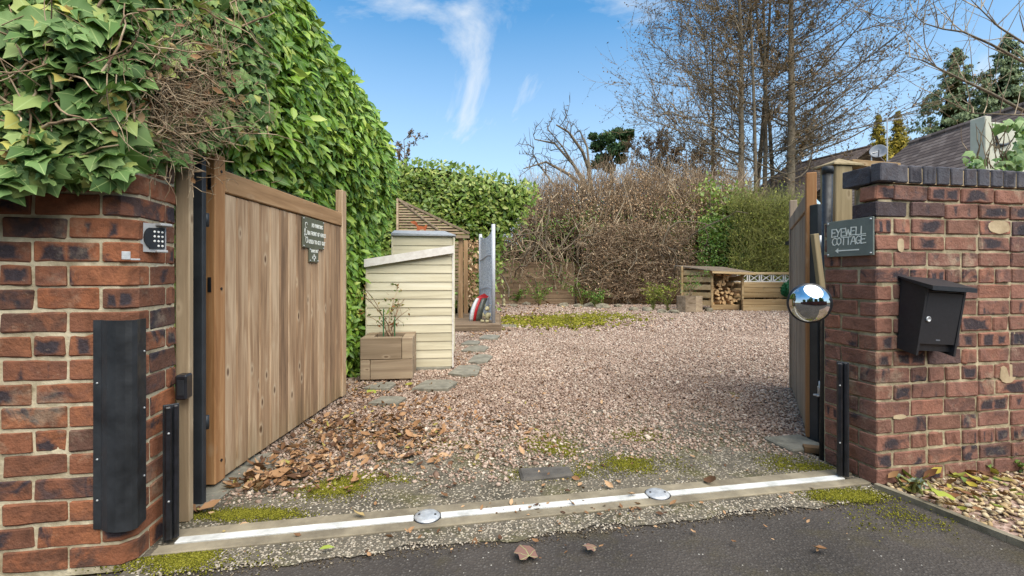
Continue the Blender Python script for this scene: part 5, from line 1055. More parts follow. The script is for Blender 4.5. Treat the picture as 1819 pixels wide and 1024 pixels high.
# ------------------------------------------------------------------ brown beech and bramble hedge behind the fence
bh = empty('beech_hedge', (4, 17.5, 0)); tag(bh, 'overgrown brown beech and bramble hedge along the back of the yard', 'hedge')
topB = lambda p_: interp(p_, [840, 905, 940, 1000, 1060, 1150, 1230, 1300, 1345, 1420], [420, 378, 345, 332, 324, 318, 326, 334, 338, 342])
def twigs(n, x0, x1, y0f, y1, D0, D1, ln, r0_, up, k=4, wob=.5):
    S = []; px = RNG.uniform(x0, x1, n); t_ = y0f(px); py = t_ + RNG.uniform(0, 1, n) * (y1 - t_); D = RNG.uniform(D0, D1, n); d_ = RNG.normal(0, 1, (n, 3)) * np.array([1, .5, .6]) + np.array([0, 0, up])
    p = np.stack([(px - CX) / F * D, D, H + (HY - py) / F * D], 1); L_ = RNG.uniform(.5, 1.3, n) * ln / k; r_ = RNG.uniform(.6, 1.5, n) * r0_; p = np.maximum(p, np.array([-99, 0, .02]))
    for j in range(k):
        d_ = d_ / np.linalg.norm(d_, axis=1, keepdims=True); q = p + d_ * L_[:, None]; f0, f1 = 1 - j / k * .7, 1 - (j + 1) / k * .7
        S.append(np.concatenate([p, q, (r_ * f0)[:, None], (r_ * f1)[:, None]], 1)); p = q; d_ = d_ + RNG.normal(0, wob, (n, 3))
    return np.concatenate(S)
S = np.concatenate([twigs(5600, 925, 1340, lambda p_: topB(p_) + 16, 430, 16.9, 18.4, 1.4, .009, 2.6, 4, .22), twigs(5600, 850, 1330, lambda p_: topB(p_) + 40, 470, 16.8, 17.8, .9, .010, .3, 5, .6),
                    twigs(2300, 1040, 1225, lambda p_: p_ * 0 + 400, 530, 15.9, 16.4, .7, .009, .2, 5, .6), twigs(60, 885, 1020, lambda p_: p_ * 0 + 440, 520, 16.1, 16.4, 1.1, .014, 1.5, 6, .4)])
o = link('stems', segs_mesh('stems', S - np.array([4, 17.5, 0, 4, 17.5, 0, 0, 0]), 3), M['twig'], bh); o['kind'] = 'stuff'
S = twigs(34, 900, 1215, lambda p_: p_ * 0 + 440, 545, 16.05, 16.5, 2.6, .03, 1.2, 9, .35); o = link('branch', segs_mesh('branch', S - np.array([4, 17.5, 0, 4, 17.5, 0, 0, 0]), 5), M['bark'], bh); o['kind'] = 'stuff'
S = twigs(90, 925, 1300, lambda p_: topB(p_) + 60, 520, 16.35, 16.75, 2.4, .026, 3.5, 8, .22); o = link('stems', segs_mesh('stems', S - np.array([4, 17.5, 0, 4, 17.5, 0, 0, 0]), 5), M['twig_pale'], bh); o['kind'] = 'stuff'
def leaf_cloud(e, n, x0, x1, yf, y1, D0, D1, s0, s1, mat, name, rollm=PI, wob=.8, T_=DIAMOND, clump=0):
    if clump:
        cx_ = RNG.uniform(x0, x1, clump); cy_ = RNG.uniform(0, 1, clump); k_ = RNG.integers(0, clump, n); px = cx_[k_] + RNG.normal(0, 13, n); py = yf(px) + cy_[k_] * (y1 - yf(px)) + RNG.normal(0, 12, n)
    else: px = RNG.uniform(x0, x1, n); py = yf(px) + RNG.uniform(0, 1, n) * (y1 - yf(px))
    D = RNG.uniform(D0, D1, n); pos = np.stack([(px - CX) / F * D, D, np.maximum(H + (HY - py) / F * D, .03)], 1) - np.array(e.location)
    nr = RNG.normal(0, 1, (n, 3)) * .7 + np.array([0, -.7, .35]); V, Fa, uv = scatter(T_, pos, rotmats(nr, RNG.normal(rollm, wob, n)), RNG.uniform(s0, s1, n)); o = link(name, np_mesh(name, V, Fa, uv), mat, e); o['kind'] = 'stuff'; return o
leaf_cloud(bh, 4200, 930, 1300, lambda p_: topB(p_) - 8, 420, 16.4, 18.0, .05, .10, M['dead_leaf'], 'dead_leaves', clump=300)
leaf_cloud(bh, 3000, 1030, 1260, lambda p_: p_ * 0 + 350, 525, 15.8, 16.7, .04, .09, M['dead_leaf'], 'dead_leaves')
leaf_cloud(bh, 7000, 860, 1330, lambda p_: topB(p_) + 45, 500, 16.2, 17.6, .05, .11, M['green_leaf'], 'foliage', clump=120)
leaf_cloud(bh, 3500, 1190, 1420, lambda p_: topB(p_) + 6, 470, 16.4, 17.8, .06, .13, M['olive_leaf'], 'foliage', clump=90)
leaf_cloud(bh, 900, 1258, 1320, lambda p_: p_ * 0 + 325, 420, 16.1, 16.5, .1, .2, M['laurel_far'], 'foliage', clump=8)
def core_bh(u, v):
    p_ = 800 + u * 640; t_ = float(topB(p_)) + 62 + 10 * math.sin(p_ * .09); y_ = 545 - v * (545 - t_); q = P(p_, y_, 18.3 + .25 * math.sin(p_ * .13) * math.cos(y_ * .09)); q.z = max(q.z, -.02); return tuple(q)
grid_core('shade_core', bh, M['shade'], core_bh, 90, 40)
# yellow-green twiggy shrub behind the log store
gs = empty('green_shrub', (8.5, 15.8, 0)); tag(gs, 'feathery yellow green shrub behind the log store and raised bed', 'shrub')
S = twigs(2600, 1300, 1420, lambda p_: topB(p_) + 18, 505, 15.3, 16.2, .8, .007, 1.3, 4, .42); o = link('stems', segs_mesh('stems', S - np.array([8.5, 15.8, 0, 8.5, 15.8, 0, 0, 0]), 3), M['stem_green'], gs); o['kind'] = 'stuff'
leaf_cloud(gs, 6500, 1296, 1420, lambda p_: topB(p_) + 18, 505, 15.3, 16.4, .04, .09, M['olive_leaf'], 'foliage', 0, .5)
leaf_cloud(gs, 2600, 1240, 1330, lambda p_: p_ * 0 + 385, 480, 15.6, 16.3, .05, .1, M['green_leaf'], 'foliage', 0, 1.2)
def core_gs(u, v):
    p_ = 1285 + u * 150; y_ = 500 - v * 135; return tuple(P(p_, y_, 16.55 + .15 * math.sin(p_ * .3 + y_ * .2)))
grid_core('shade_core', gs, M['shadeg'], core_gs, 20, 20)
# ivy and bramble plants at the foot of the fence
for i, (px, py, s_, lb) in enumerate([(918, 541, .55, 'left of the lighter fence panel'), (960, 543, .75, 'before the middle of the lighter fence panel'), (1035, 543, .8, 'where the two fence panels meet'), (1060, 547, .55, 'just right of where the fence panels meet'), (1165, 552, .7, 'left of the dark gap by the log store'), (1192, 553, .95, 'next to the octagonal planter')]):
    g = G(px, py); plant('bramble_plant', (g.x, g.y + .25, 0), 'leafy green plant at the fence foot, ' + lb, s_, 14, s_ * .9, M['green_leaf'] if i < 4 else M['olive_leaf'], M['stem_green'], 260, .09)

# ------------------------------------------------------------------ bare trees
def tree(base, ht, r0_, label, nlat=42, latlen=6.0, start=.12, bias=0.0, name='bare_tree', mat=None, tw=None, sub=15, lean=0.0, budn=1.0, up=.55, group='bare trees beyond the hedge'):
    base = np.array(base, float); e = empty(name, base); tag(e, label, 'tree', group); TS, BS, WS, buds = [], [], [], []
    def limb(p, d_, ln, r_, k, out_, wob=.16, upb=.08):
        pts = [p]; L_ = ln / k
        for j in range(k):
            d_ = d_ + RNG.normal(0, wob, 3) + np.array([0, 0, upb]); d_ /= np.linalg.norm(d_); q = p + d_ * L_
            a, b = r_ * (1 - j / k * .82), r_ * (1 - (j + 1) / k * .82); out_.append([*p, *q, a, b]); p = q; pts.append(p)
        return pts, d_
    d0 = np.array([lean, 0, 1.0]); tp, _ = limb(np.zeros(3), d0 / np.linalg.norm(d0), ht, r0_, 16, TS, .016, .06)
    for i in range(nlat):
        f = start + (1 - start) * (i + random.random()) / nlat; ii = min(int(f * 16), 15); p = tp[ii] + (tp[ii + 1] - tp[ii]) * (f * 16 - ii)
        a = random.uniform(0, 2 * PI); dx, dy = math.cos(a) + bias, math.sin(a) * .8; nrm_ = math.hypot(dx, dy); ln = latlen * (1 - .62 * f) * random.uniform(.6, 1.15)
        pts, dl = limb(p, np.array([dx / nrm_, dy / nrm_, random.uniform(.15, up)]), ln, max(.018, r0_ * .24 * (1 - .7 * f)), 8, BS, .13, .055)
        for s_ in range(sub):
            g_ = random.uniform(.22, 1); j = min(int(g_ * 8), 7); q = pts[j]; d_ = (pts[j + 1] - pts[j]); d_ = d_ / np.linalg.norm(d_) + RNG.normal(0, .55, 3); l2 = ln * random.uniform(.18, .42)
            p2, _ = limb(q, d_, l2, .015, 4, WS, .2, .07); buds.append(p2[-1])
            for t_ in range(4):
                j2 = random.randrange(1, 5); d3 = RNG.normal(0, .6, 3) + (p2[j2] - p2[j2 - 1]) / np.linalg.norm(p2[j2] - p2[j2 - 1]); p3, _ = limb(p2[j2], d3, l2 * random.uniform(.25, .55), .0095, 3, WS, .22, .09); buds += p3[1:]
    link('trunk', segs_mesh('trunk', TS, 9), mat or M['bark'], e)
    o = link('branches', segs_mesh('branches', BS, 5), mat or M['bark'], e); o['kind'] = 'stuff'
    o = link('twigs', segs_mesh('twigs', WS, 3), tw or M['tree_twig'], e); o['kind'] = 'stuff'
    b = np.array(buds); b = b[RNG.uniform(0, 1, len(b)) < budn]; n = len(b); V, Fa, uv = scatter(DIAMOND, b, rotmats(RNG.normal(0, 1, (n, 3)), RNG.uniform(0, 6.3, n)), RNG.uniform(.06, .13, n)); o = link('buds', np_mesh('buds', V, Fa, uv), M['bud'], e); o['kind'] = 'stuff'
def B_(px, Y): p_ = P(px, HY, Y); return (p_.x, p_.y, 0)
tree(B_(1392, 21.5), 19, .25, 'large bare tree with the thickest trunk, beside the far roof', 70, 8.2, .27, .55, lean=.03)
tree(B_(1312, 22), 20, .18, 'bare tree with the leftmost of the tall trunks', 84, 8.6, .25, -.75, lean=-.01)
tree(B_(1336, 24.5), 20, .15, 'slim bare tree second from the left in the clump of trunks', 34, 5.0, .25, -.2, lean=.005)
tree(B_(1357, 23.0), 20, .14, 'slim bare tree left of the thickest trunk in the clump', 34, 4.8, .3, .2, lean=.012)
tree(B_(1349, 21.5), 20, .11, 'very slim bare stem close behind the tall trunks', 22, 4.2, .3, 0)
tree(B_(1377, 24), 20, .13, 'slim bare stem just left of the thickest trunk', 24, 4.6, .3, .3)
tree(B_(1270, 26), 15, .16, 'thin bare tree at the left edge of the clump', 30, 5.2, .2, -.5, lean=-.02)
tree(B_(1150, 25), 8.2, .13, 'smaller twiggy tan tree left of the tall clump, right of the pine', 46, 3.4, .28, 0, tw=M['stem_tan'], mat=M['stem_tan'], up=.9)
tree(B_(1215, 23), 7.2, .12, 'low twiggy tan tree just in front of the tall clump', 46, 3.2, .28, 0, tw=M['stem_tan'], mat=M['stem_tan'], up=.9)
tree(B_(1415, 30), 9.5, .14, 'low russet twiggy tree behind the far roof edge', 36, 2.6, .3, 0, tw=M['stem_tan'], mat=M['stem_tan'], up=.9)
tree(B_(728, 19), 6.6, .07, 'small dark twiggy tree top showing above the tall hedge', 18, 1.9, .5, 0, tw=M['twig_dark'], up=1.0, sub=6)
# gnarled spreading tree left of the pine
e = empty('bare_tree', B_(1052, 21)); tag(e, 'gnarled spreading bare tree with few twigs left of the pine', 'tree', 'bare trees beyond the hedge'); TS, WS = [], []
def crook(pts, r_, Y, out_, k=4):
    q = [np.array(P(a, b, Y + c)) - np.array(e.location) for a, b, c in pts]; n_ = len(q) - 1
    for j in range(n_):
        for s_ in range(k):
            f0, f1 = s_ / k, (s_ + 1) / k; a = q[j] * (1 - f0) + q[j + 1] * f0; b = q[j] * (1 - f1) + q[j + 1] * f1; g0, g1 = (j + f0) / n_, (j + f1) / n_; out_.append([*a, *b, r_ * (1 - .75 * g0), r_ * (1 - .75 * g1)])
            if g0 > .25 and random.random() < .85:
                p = b; d_ = RNG.normal(0, .7, 3) + np.array([-.25, 0, .5])
                for t_ in range(5): d_ = d_ / np.linalg.norm(d_) + RNG.normal(0, .35, 3) + np.array([0, 0, .08]); p2 = p + d_ / np.linalg.norm(d_) * random.uniform(.12, .3); WS.append([*p, *p2, .022 * (1 - t_ * .15), .022 * (.85 - t_ * .15)]); WS.append([*p2, *(p2 + RNG.normal(0, .16, 3) + np.array([0, 0, .08])), .011, .006]); WS.append([*p2, *(p2 + RNG.normal(0, .2, 3) + np.array([-.03, 0, .08])), .011, .005]); p = p2
crook([(1055, 480, 0), (1053, 350, 0), (1045, 300, 0), (1035, 270, -.4), (1010, 235, -.6), (988, 222, -.6)], .13, 21, TS); crook([(1053, 350, 0), (1020, 295, .5), (985, 255, .8), (950, 248, 1)], .10, 21, TS)
crook([(1053, 345, 0), (1010, 310, -.5), (970, 288, -.8), (930, 300, -1)], .09, 21, TS); crook([(1050, 330, 0), (1043, 262, .6), (1030, 232, .8)], .08, 21, TS); crook([(1020, 295, .5), (1000, 262, .3), (972, 228, .2)], .06, 21, TS); crook([(1010, 330, -.3), (985, 330, -.5), (955, 290, -.6), (945, 270, -.6)], .06, 21, TS)
link('trunk', segs_mesh('trunk', TS, 6), M['bark'], e); link('twigs', segs_mesh('twigs', WS, 4), M['twig_dark'], e)['kind'] = 'stuff'
# overhanging branches at the upper right
e = empty('bare_tree', (7.2, 5.2, 0)); tag(e, 'thin bare branches reaching in at the top right above the wall', 'tree', 'bare trees beyond the hedge'); TS, WS = [], []
def whip(pts, r_, Y):
    q = [np.array(P(a, b, Y)) - np.array(e.location) for a, b in pts]; n_ = len(q) - 1
    for j in range(n_):
        TS.append([*q[j], *q[j + 1], r_ * (1 - .8 * j / n_), r_ * (1 - .8 * (j + 1) / n_)])
        for s_ in range(3):
            p = q[j] + (q[j + 1] - q[j]) * random.random(); d_ = np.array([RNG.normal(-.1, .45), RNG.normal(0, .4), 1.0]); L_ = random.uniform(.06, .2) 
            for t_ in range(5): d_ = d_ / np.linalg.norm(d_) + RNG.normal(0, .12, 3); p2 = p + d_ / np.linalg.norm(d_) * L_; WS.append([*p, *p2, .006 * (1 - t_ * .15), .006 * (.85 - t_ * .15)]); p = p2
whip([(2080, 330), (1940, 262), (1819, 198), (1760, 166), (1711, 143), (1676, 126), (1640, 108), (1612, 101)], .022, 5.2); whip([(2080, 215), (1940, 165), (1819, 111), (1760, 79), (1711, 57), (1675, 52), (1642, 42), (1618, 22)], .018, 5.3)
whip([(2080, 190), (1940, 132), (1819, 77), (1775, 49), (1745, 20), (1720, -5)], .016, 5.0); whip([(1940, 80), (1870, 30), (1819, -5), (1790, -40)], .016, 5.1); whip([(1819, 205), (1770, 203), (1725, 201), (1700, 190)], .008, 5.15)
TS.append([.1, 0, 0, .05, 0, 5.5, .11, .07]); TS.append([*(np.array(P(2080, 330, 5.2)) - np.array(e.location)), .1, 0, 1.5, .03, .05]); TS.append([*(np.array(P(2080, 215, 5.3)) - np.array(e.location)), .1, 0, 2.2, .03, .05]); TS.append([*(np.array(P(2080, 190, 5.0)) - np.array(e.location)), .1, 0, 2.4, .03, .05]); TS.append([*(np.array(P(1940, 80, 5.1)) - np.array(e.location)), .1, 0, 3.0, .02, .05])
link('trunk', segs_mesh('trunk', TS, 6), M['bark'], e); link('twigs', segs_mesh('twigs', WS, 4), M['twig_pale'], e)['kind'] = 'stuff'
# ------------------------------------------------------------------ conifers
def conifer(px, Y, top, wbot, ybot, label, mat, name='conifer', n=5200, s0=.22, s1=.42, cl=260, shape=1.0, droop=.5, loft=0):
    b = P(px, HY, Y); e = empty(name, (b.x, b.y, 0)); tag(e, label, 'tree', 'evergreens beyond the roofs'); zt = P(px, top, Y).z; zb = P(px, ybot, Y).z; w_ = wbot * Y / F
    h_ = RNG.uniform(0, 1, cl) ** .8; a = RNG.uniform(0, 2 * PI, cl); rr = w_ * (1 - h_ ** shape) * RNG.uniform(.35, 1.2, cl) + .02; c = np.stack([rr * np.cos(a), rr * np.sin(a), zb + (zt - zb) * h_], 1)
    k_ = RNG.integers(0, cl, n); cs_ = .016 * (zt - zb) + .08; tap = (.22 + 1.1 * (1 - h_[k_]))[:, None]; pos = c[k_] + RNG.normal(0, 1, (n, 3)) * np.array([cs_, cs_, cs_ * .5]) * tap; rad = np.stack([np.cos(a[k_]), np.sin(a[k_]), np.full(n, .6)], 1)
    nr = rad + RNG.normal(0, .55, (n, 3)); V, Fa, uv = scatter(DIAMOND, pos, rotmats(nr, RNG.normal(PI, droop + .4, n)), RNG.uniform(s0, s1, n) * (.45 + .7 * (1 - h_[k_]))); o = link('crown', np_mesh('crown', V, Fa, uv), mat, e); o['kind'] = 'stuff'
    MB().tube([(0, 0, 0), (0, 0, zt - .2)], [.03 * (zt - zb) + .08, .02], 7).build('trunk', M['bark'], e, True)
    m = MB(); m.lathe([(w_ * .36 * (1 - f ** shape) + .02, zb + (zt - zb) * f * .93) for f in np.linspace(0, 1, 10)], 12); m.build('shade_core', M['shadeg'], e)  # solid dark core in place of the crown's shaded inside
conifer(1698, 30, 84, 112, 330, 'dark green cypress behind the near roof, the left one of the pair', M['conifer'], n=15000, s0=.16, s1=.34, cl=300, shape=1.0, droop=.1)
conifer(1790, 29, 60, 125, 330, 'dark green cypress behind the near roof, the taller right one of the pair', M['conifer'], n=20000, s0=.16, s1=.34, cl=360, shape=1.0, droop=.1)
conifer(1750, 33, 150, 120, 330, 'broad dark green cypress filling the gap between the pair', M['conifer'], n=12000, s0=.16, s1=.34, cl=360, shape=.9, droop=.1)
conifer(1560, 27, 204, 33, 340, 'golden conifer left of the roof aerial', M['gold'], n=6000, s0=.12, s1=.26, cl=170, shape=.9)
conifer(1595, 27.5, 198, 38, 340, 'taller golden conifer right of the roof aerial', M['gold'], n=6500, s0=.12, s1=.26, cl=180, shape=.9)
# pine with rounded tufts
e = empty('pine_tree', B_(1086, 30)); tag(e, 'dark green pine with rounded tufts above the brown hedge', 'tree', 'evergreens beyond the roofs')
tf = [(1062, 262, 12), (1078, 247, 14), (1095, 240, 12), (1112, 246, 10), (1070, 285, 14), (1092, 268, 15), (1108, 262, 10), (1082, 300, 10), (1118, 238, 6), (1053, 245, 6), (1060, 295, 9), (1102, 285, 9)]
pos, nr = [], []
for a, b, r_ in tf:
    c = np.array(P(a, b, 30 + random.uniform(-1, 1))) - np.array(e.location); v = RNG.normal(0, 1, (420, 3)); v /= np.linalg.norm(v, axis=1, keepdims=True); pos.append(c + v * (r_ * 30 / F) * RNG.uniform(.5, 1.1, (420, 1)) * np.array([1, 1, .75])); nr.append(v + RNG.normal(0, .5, (420, 3)))
pos = np.concatenate(pos); nr = np.concatenate(nr); V, Fa, uv = scatter(DIAMOND, pos, rotmats(nr, RNG.normal(0, .9, len(pos))), RNG.uniform(.18, .36, len(pos))); link('crown', np_mesh('crown', V, Fa, uv), M['pine'], e)['kind'] = 'stuff'
TS = [[*((0, 0, 0)), *(np.array(P(1086, 262, 30)) - np.array(e.location)), .22, .08]] + [[*(np.array(P(1086, 300 - 25 * random.random(), 30)) - np.array(e.location)), *(np.array(P(a, b, 30)) - np.array(e.location)), .06, .02] for a, b, r_ in tf]; link('trunk', segs_mesh('trunk', TS, 6), M['bark'], e)
# ivy on the cream panel
e = empty('ivy', (3.2, 2.9, 1.5)); tag(e, 'light green ivy climbing over the wall coping and cream panel', 'ivy')
pos = []
for a, b, sx, sy, n in ((1806, 280, 14, 12, 46), (1733, 288, 8, 7, 9), (1722, 282, 7, 5, 7), (1795, 220, 14, 4, 14), (1818, 240, 5, 16, 26), (1785, 291, 14, 6, 20)):
    for i in range(n): pos.append(P(random.gauss(a, sx), min(298, random.gauss(b, sy)), random.uniform(2.72, 2.95)))
pos = np.array([tuple(p) for p in pos]); n = len(pos); foliage_thing(e, IVY, pos, rotmats(RNG.normal(0, .4, (n, 3)) + np.array([-.2, -.8, .5]), RNG.normal(PI, .7, n)), RNG.uniform(.03, .07, n), leafmat('light_ivy_leaf', [(0, '#4a6d30'), (.5, '#6c8d48'), (1, '#93a866')], .45, .4, 'ivy', .2), 60)
S = []
for i in range(14): vine(np.array(P(1800 - i * 5, 300, 2.85)) - np.array(e.location), np.array([-.3, 0, 1.]), .3, .004, 6, .3)
link('vine', segs_mesh('vine', S, 4), M['twig'], e)['kind'] = 'stuff'

# ------------------------------------------------------------------ loose stones, moss and leaves
def loose(name, T_, xy, size, mat, label, cat, flat=.75, tilt=.5, z0=0.0, kind='stuff'):
    n = len(xy); nr = RNG.normal(0, tilt, (n, 3)); nr[:, 2] = 1; sc = np.stack([size * RNG.uniform(.8, 1.3, n), size * RNG.uniform(.7, 1.1, n), size * flat * RNG.uniform(.7, 1.2, n)], 1)
    pos = np.stack([xy[:, 0], xy[:, 1], z0 + size * .12 * RNG.uniform(-.3, 1.3, n)], 1); V, Fa, uv = scatter(T_, pos, rotmats(nr, RNG.uniform(0, 6.3, n)), sc)
    return tag(link(name, np_mesh(name, V, Fa, uv), mat), label, cat, kind=kind)
def tuv(xy): d_ = xy - np.array([A.x, A.y]); return d_ @ np.array([U.x, U.y]), d_ @ np.array([N.x, N.y])
def blobs(xy, L_):
    s = np.zeros(len(xy))
    for px, py, rx, ry, a in L_:
        g = G(px, py); gx = rx * g.y / F; gy = abs(G(px, py - ry).y - G(px, py + ry).y) / 2; s += a * np.exp(-(((xy[:, 0] - g.x) / gx) ** 2 + ((xy[:, 1] - g.y) / gy) ** 2))
    return s
BARE = [(970, 842, 70, 14, 1.2), (760, 825, 110, 22, .9), (900, 800, 60, 14, .4), (1250, 765, 110, 22, .75), (1130, 828, 110, 16, 1.0), (1380, 825, 90, 16, .9), (600, 870, 70, 16, .9), (990, 790, 60, 16, .5), (990, 572, 130, 12, .9)]
def gravel_xy(n, y0, y1):
    y = RNG.uniform(y0, y1, n); x = RNG.uniform(0, 1, n) * (np.minimum(.62 * y + .9, 12) + 1.75) - 1.75; xy = np.stack([x, y], 1); u_, v_ = tuv(xy)
    pr = np.clip((v_ - .10 - .16 * (1 + fbm2(x * 2.2, y * 2.2, 2.0, 21))) / .5, 0, 1) ** 1.1; pr *= np.clip(1 - blobs(xy, BARE), .04, 1)
    pr[(x < -.24) & (y > 8.3) & (y < 10.8)] = 0; pr[(x < -1.62)] *= .5
    pr *= np.clip(1.05 + .25 * fbm2(x, y, 1.2, 22), .4, 1)
    ok = RNG.uniform(0, 1, n) < pr; return xy[ok]
VV, FF, off = [], [], 0
for T_, xy, s in ((PEB, gravel_xy(72000, 2.0, 4.6), .0165), (OCT, gravel_xy(80000, 4.6, 8.5), .0235), (OCT, gravel_xy(46000, 8.5, 16.4), .04)):
    n = len(xy); size = s * RNG.lognormal(0, .33, n); nr = RNG.normal(0, .4, (n, 3)); nr[:, 2] = 1
    sc = np.stack([size * RNG.uniform(.8, 1.35, n), size * RNG.uniform(.7, 1.1, n), size * .75 * RNG.uniform(.7, 1.2, n)], 1); pos = np.stack([xy[:, 0], xy[:, 1], size * .12 * RNG.uniform(-.6, 1.3, n)], 1)
    V, Fa, _ = scatter(T_, pos, rotmats(nr, RNG.uniform(0, 6.3, n)), sc); VV.append(V); FF.append(Fa + off); off += len(V)
tag(link('gravel', np_mesh('gravel', np.concatenate(VV), np.concatenate(FF)), M['gravel']), 'pinkish beige gravel spread over the whole yard', 'gravel', kind='stuff')
# pebbles standing proud of the threshold slab
n = 9000; uu = RNG.uniform(-.1, TL + .1, n); vv = np.concatenate([RNG.uniform(-.21, -.085, n // 3), RNG.uniform(.09, .75, n - n // 3)]); xy = np.stack([A.x + U.x * uu + N.x * vv, A.y + U.y * uu + N.y * vv], 1)
loose('aggregate_pebbles', PEB, xy, RNG.uniform(.006, .015, n), M['pebble'], 'small pebbles exposed in the concrete slab at the gateway', 'pebbles', .4, .3, -.003)
n = 5200; x = RNG.uniform(1.74, 3.4, n); y = RNG.uniform(.9, 2.5, n); xy = np.stack([x, y], 1); s_ = (xy - np.array([E0.x, E0.y])) @ np.array([-ed.y, ed.x]); ok = (s_ > .012); loc_ = (xy - np.array([CR.x, CR.y])) @ np.array([[math.cos(aR), -math.sin(aR)], [math.sin(aR), math.cos(aR)]]); ok &= loc_[:, 1] < .0
loose('bed_gravel', PEB, xy[ok], RNG.uniform(.014, .034, ok.sum()), M['gravel_bed'], 'beige gravel in the bed below the mailbox wall', 'gravel', .7, .4, .006)
# moss
MOSS = [(430, 914, 90, 9, 1.4), (600, 868, 55, 14, 1.3), (660, 850, 60, 8, .7), (1120, 824, 75, 14, 1.3), (970, 785, 45, 18, 1.1), (1125, 772, 40, 10, 1.0), (1420, 826, 48, 12, 1.5), (330, 995, 90, 18, 1.5), (970, 842, 55, 8, .7), (1000, 800, 30, 10, .8), (1500, 880, 60, 10, 1.2), (1620, 920, 90, 22, .35), (800, 790, 60, 12, .5), (985, 572, 80, 8, .8), (1060, 563, 70, 6, .5), (930, 570, 50, 7, .5), (1300, 700, 8, 3, .6)]
pts = []
for px, py, rx, ry, a in MOSS:
    g = G(px, py); k = int(3800 * a); gx = rx * g.y / F * .62; gy = abs(G(px, py - ry).y - G(px, py + ry).y) / 2 * .62; p = np.stack([g.x + RNG.normal(0, gx, k), g.y + RNG.normal(0, gy, k)], 1); pts.append(p[fbm2(p[:, 0] * 6, p[:, 1] * 6, 2.0, 31) + RNG.normal(0, .4, k) > -.15])
xy = np.concatenate(pts); u_, v_ = tuv(xy); ok = (np.abs(v_) > .08); xy = xy[ok]; far = xy[:, 1] > 6
loc_ = (xy - np.array([CR.x, CR.y])) @ np.array([[math.cos(aR), -math.sin(aR)], [math.sin(aR), math.cos(aR)]]); ok = ~((loc_[:, 0] > -.01) & (loc_[:, 1] > -.01) & (xy[:, 1] < 3.2)); xy, far = xy[ok], far[ok]
loose('moss', OCT, xy, np.where(far, RNG.uniform(.05, .1, len(xy)), RNG.uniform(.004, .0095, len(xy))), M['moss'], 'patches of yellow green moss on the threshold slab and gravel', 'moss', .7, .8, .0)
# fallen leaves
LIT = [(520, 835, 95, 28, 330, .95), (610, 790, 130, 36, 400, .95), (680, 745, 130, 28, 340, .9), (590, 760, 60, 26, 180, .9), (450, 862, 45, 12, 160, 1.0), (760, 800, 160, 40, 170, .8), (720, 780, 60, 20, 160, .9), (640, 700, 40, 10, 160, .9), (780, 720, 110, 26, 160, .8), (700, 690, 80, 10, 120, .9), (815, 640, 40, 30, 110, .8), (870, 595, 50, 8, 160, .9), (930, 560, 60, 10, 200, 1.0), (915, 760, 40, 14, 70, .8), (1110, 680, 260, 90, 150, .7), (1000, 850, 300, 30, 40, .8), (1050, 905, 250, 10, 70, .6), (900, 960, 420, 40, 46, .6), (1450, 900, 120, 50, 14, .6), (350, 915, 25, 8, 10, 1.6), (1000, 545, 150, 6, 300, 1.2), (1050, 690, 380, 110, 900, .45), (800, 740, 200, 60, 420, .6), (980, 575, 140, 14, 260, .8)]
pos, sz = [], []
for px, py, rx, ry, k, s_ in LIT:
    g = G(px, py); a = RNG.normal(px, rx * .6, k); b = np.maximum(RNG.normal(py, ry * .6, k), 541); Yg = F / (b - HY); p = np.stack([(a - CX) / F * Yg, Yg], 1); pos.append(p); sz.append(.034 * RNG.lognormal(0, .42, k) * s_ * (1 + .12 * np.clip(Yg - 5, 0, 8)))
xy = np.concatenate(pos); sz = np.concatenate(sz); ok = (xy[:, 0] > -1.345 + 0 * xy[:, 1]) | (xy[:, 1] > 3.95); ok &= ~((xy[:, 0] < -.25) & (xy[:, 1] > 8.3) & (xy[:, 1] < 10.8)); u_, v_ = tuv(xy); ok &= xy[:, 0] < .62 * xy[:, 1] + .25; ok &= ~((xy[:, 0] < -1.28) & (xy[:, 1] < 1.9)); xy, sz = xy[ok], sz[ok]; n = len(xy)
nr = RNG.normal(0, .38, (n, 3)); nr[:, 2] = 1; zz = .008 + np.clip(blobs(xy, [(l[0], l[1], l[2], l[3], .5) for l in LIT[:5]]), 0, 1) * .022 * RNG.uniform(0, 1, n); V, Fa, uv = scatter(DRY, np.stack([xy[:, 0], xy[:, 1], zz], 1), rotmats(nr, RNG.uniform(0, 6.3, n)), sz)
tag(link('leaf_litter', np_mesh('leaf_litter', V, Fa, uv), M['litter']), 'drift of brown fallen leaves along the left gate and across the yard', 'leaf litter', kind='stuff')
n = 620; x = RNG.uniform(1.76, 3.0, n); y = RNG.uniform(1.3, 2.5, n); xy = np.stack([x, y], 1); s_ = (xy - np.array([E0.x, E0.y])) @ np.array([-ed.y, ed.x]); loc_ = (xy - np.array([CR.x, CR.y])) @ np.array([[math.cos(aR), -math.sin(aR)], [math.sin(aR), math.cos(aR)]])
ok = (s_ > .03) & (loc_[:, 1] < -.01) & (RNG.uniform(0, 1, n) < np.clip(1.1 + loc_[:, 1] * 2.2, .12, 1)); xy = xy[ok]; n = len(xy); nr = RNG.normal(0, .35, (n, 3)); nr[:, 2] = 1
V, Fa, uv = scatter(DRY, np.stack([xy[:, 0], xy[:, 1], RNG.uniform(.02, .045, n)], 1), rotmats(nr, RNG.uniform(0, 6.3, n)), RNG.uniform(.03, .085, n)); tag(link('leaf_litter', np_mesh('leaf_litter', V, Fa, uv), M['litter_bed']), 'yellow, green and brown leaves scattered on the bed below the mailbox', 'leaf litter', kind='stuff')
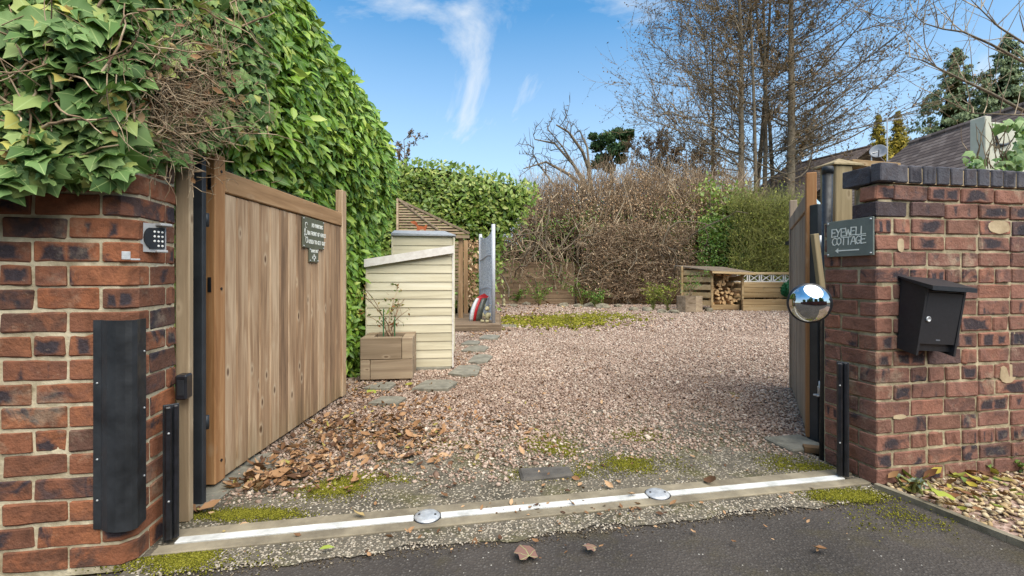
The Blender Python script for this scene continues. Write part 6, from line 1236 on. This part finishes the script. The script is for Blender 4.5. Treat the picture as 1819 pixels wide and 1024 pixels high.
# single larger leaves that stand out
for px, py, s_, T_, mt, lb, rz in ((940, 996, .085, IVY, 'mauve_litter', 'large flat mauve brown leaf on the tarmac at the bottom of the picture', .4), (566, 984, .055, LAUREL, 'green_litter', 'narrow pale green leaf on the tarmac in front of the threshold', -1.3), (352, 915, .085, DRY, 'litter', 'big curled tan leaf on the moss by the black hinge post', -.9), (1057, 981, .05, IVY, 'mauve_litter', 'small grey brown leaf on the tarmac right of the mauve leaf', 1.2), (1130, 884, .05, DRY, 'litter', 'curled tan leaf lying against the right steel disc', 2.0), (648, 925, .06, DRY, 'litter', 'curled brown leaf on the concrete left of the left steel disc', 1.3), (660, 700, .09, IVY, 'green_litter', 'fresh yellow green leaf on the gravel below the planter', .3), (1690, 905, .10, IVY, 'green_litter', 'broad olive green leaf on the bed below the mailbox wall', .9)):
    g = G(px, py); me = np_mesh('fallen_leaf', *T_[:2], T_[2]); o = link('fallen_leaf', me, M[mt], None, (g.x, g.y, .016 if px < 1500 else .06), (.12, .1, rz)); o.scale = (s_, s_, s_); tag(o, lb, 'leaf', 'single fallen leaves')
# small green weed at the foot of the mailbox wall
for px, py, lb in ((1618, 872, 'small grey green weed at the wall foot near the corner'), (1814, 838, 'green weed at the wall foot at the right edge of the picture')):
    g = G(px, py); plant('weed', (g.x, g.y - .02, .01), lb, .07, 10, .09, M['grey_leaf'] if px < 1700 else M['green_leaf'], M['stem_green'], 46, .026)
# ------------------------------------------------------------------ the far side of the road (seen in the convex mirror)
e = empty('roadside_wall', T(1.4, -5.2), TANG + PI); tag(e, 'long brick wall on the opposite side of the road, seen in the mirror', 'brick wall')
MB().bbox(-9, 9, 0, .22, 0, 1.55, .01).build('wall', brickmat('distant_brick', [(0, '#7c4a3d'), (1, '#8a5547')], .0, 0, .2), e); MB().bbox(-9, 9, -.02, .24, 1.555, 1.64, .01).build('coping', M['brick_blue'], e)
for i in range(6):
    p_ = T(-6 + i * 3, -7.6 - (i % 2) * 2); conifer_e = empty('roadside_tree', p_); tag(conifer_e, 'leafy tree beyond the brick wall on the opposite side of the road', 'tree', 'trees across the road')
    n = 1500; v = RNG.normal(0, 1, (n, 3)); v /= np.linalg.norm(v, axis=1, keepdims=True); pos = v * RNG.uniform(.5, 1, (n, 1)) * np.array([1.5, 1.3, 1.6 + .3 * (i % 3)]) + np.array([0, 0, 3.0]); V, Fa, uv = scatter(DIAMOND, pos, rotmats(v + RNG.normal(0, .4, (n, 3)), RNG.uniform(0, 6, n)), RNG.uniform(.25, .45, n)); link('crown', np_mesh('crown', V, Fa, uv), M['conifer'] if i % 2 else M['green_leaf'], conifer_e)['kind'] = 'stuff'
    MB().tube([(0, 0, 0), (.05, 0, 1.6), (0, 0, 3.2)], [.14, .11, .06], 8).build('trunk', M['bark'], conifer_e, True)
# dirt and small debris along the seam between slab and tarmac
n = 1500; uu = RNG.uniform(0, TL, n); vv = RNG.normal(-.215, .02, n); xy = np.stack([A.x + U.x * uu + N.x * vv, A.y + U.y * uu + N.y * vv], 1); loose('seam_debris', PEB, xy, RNG.uniform(.003, .011, n), M['debris'], 'dirt and grit along the seam between slab and tarmac', 'debris', .6, .5, -.006)
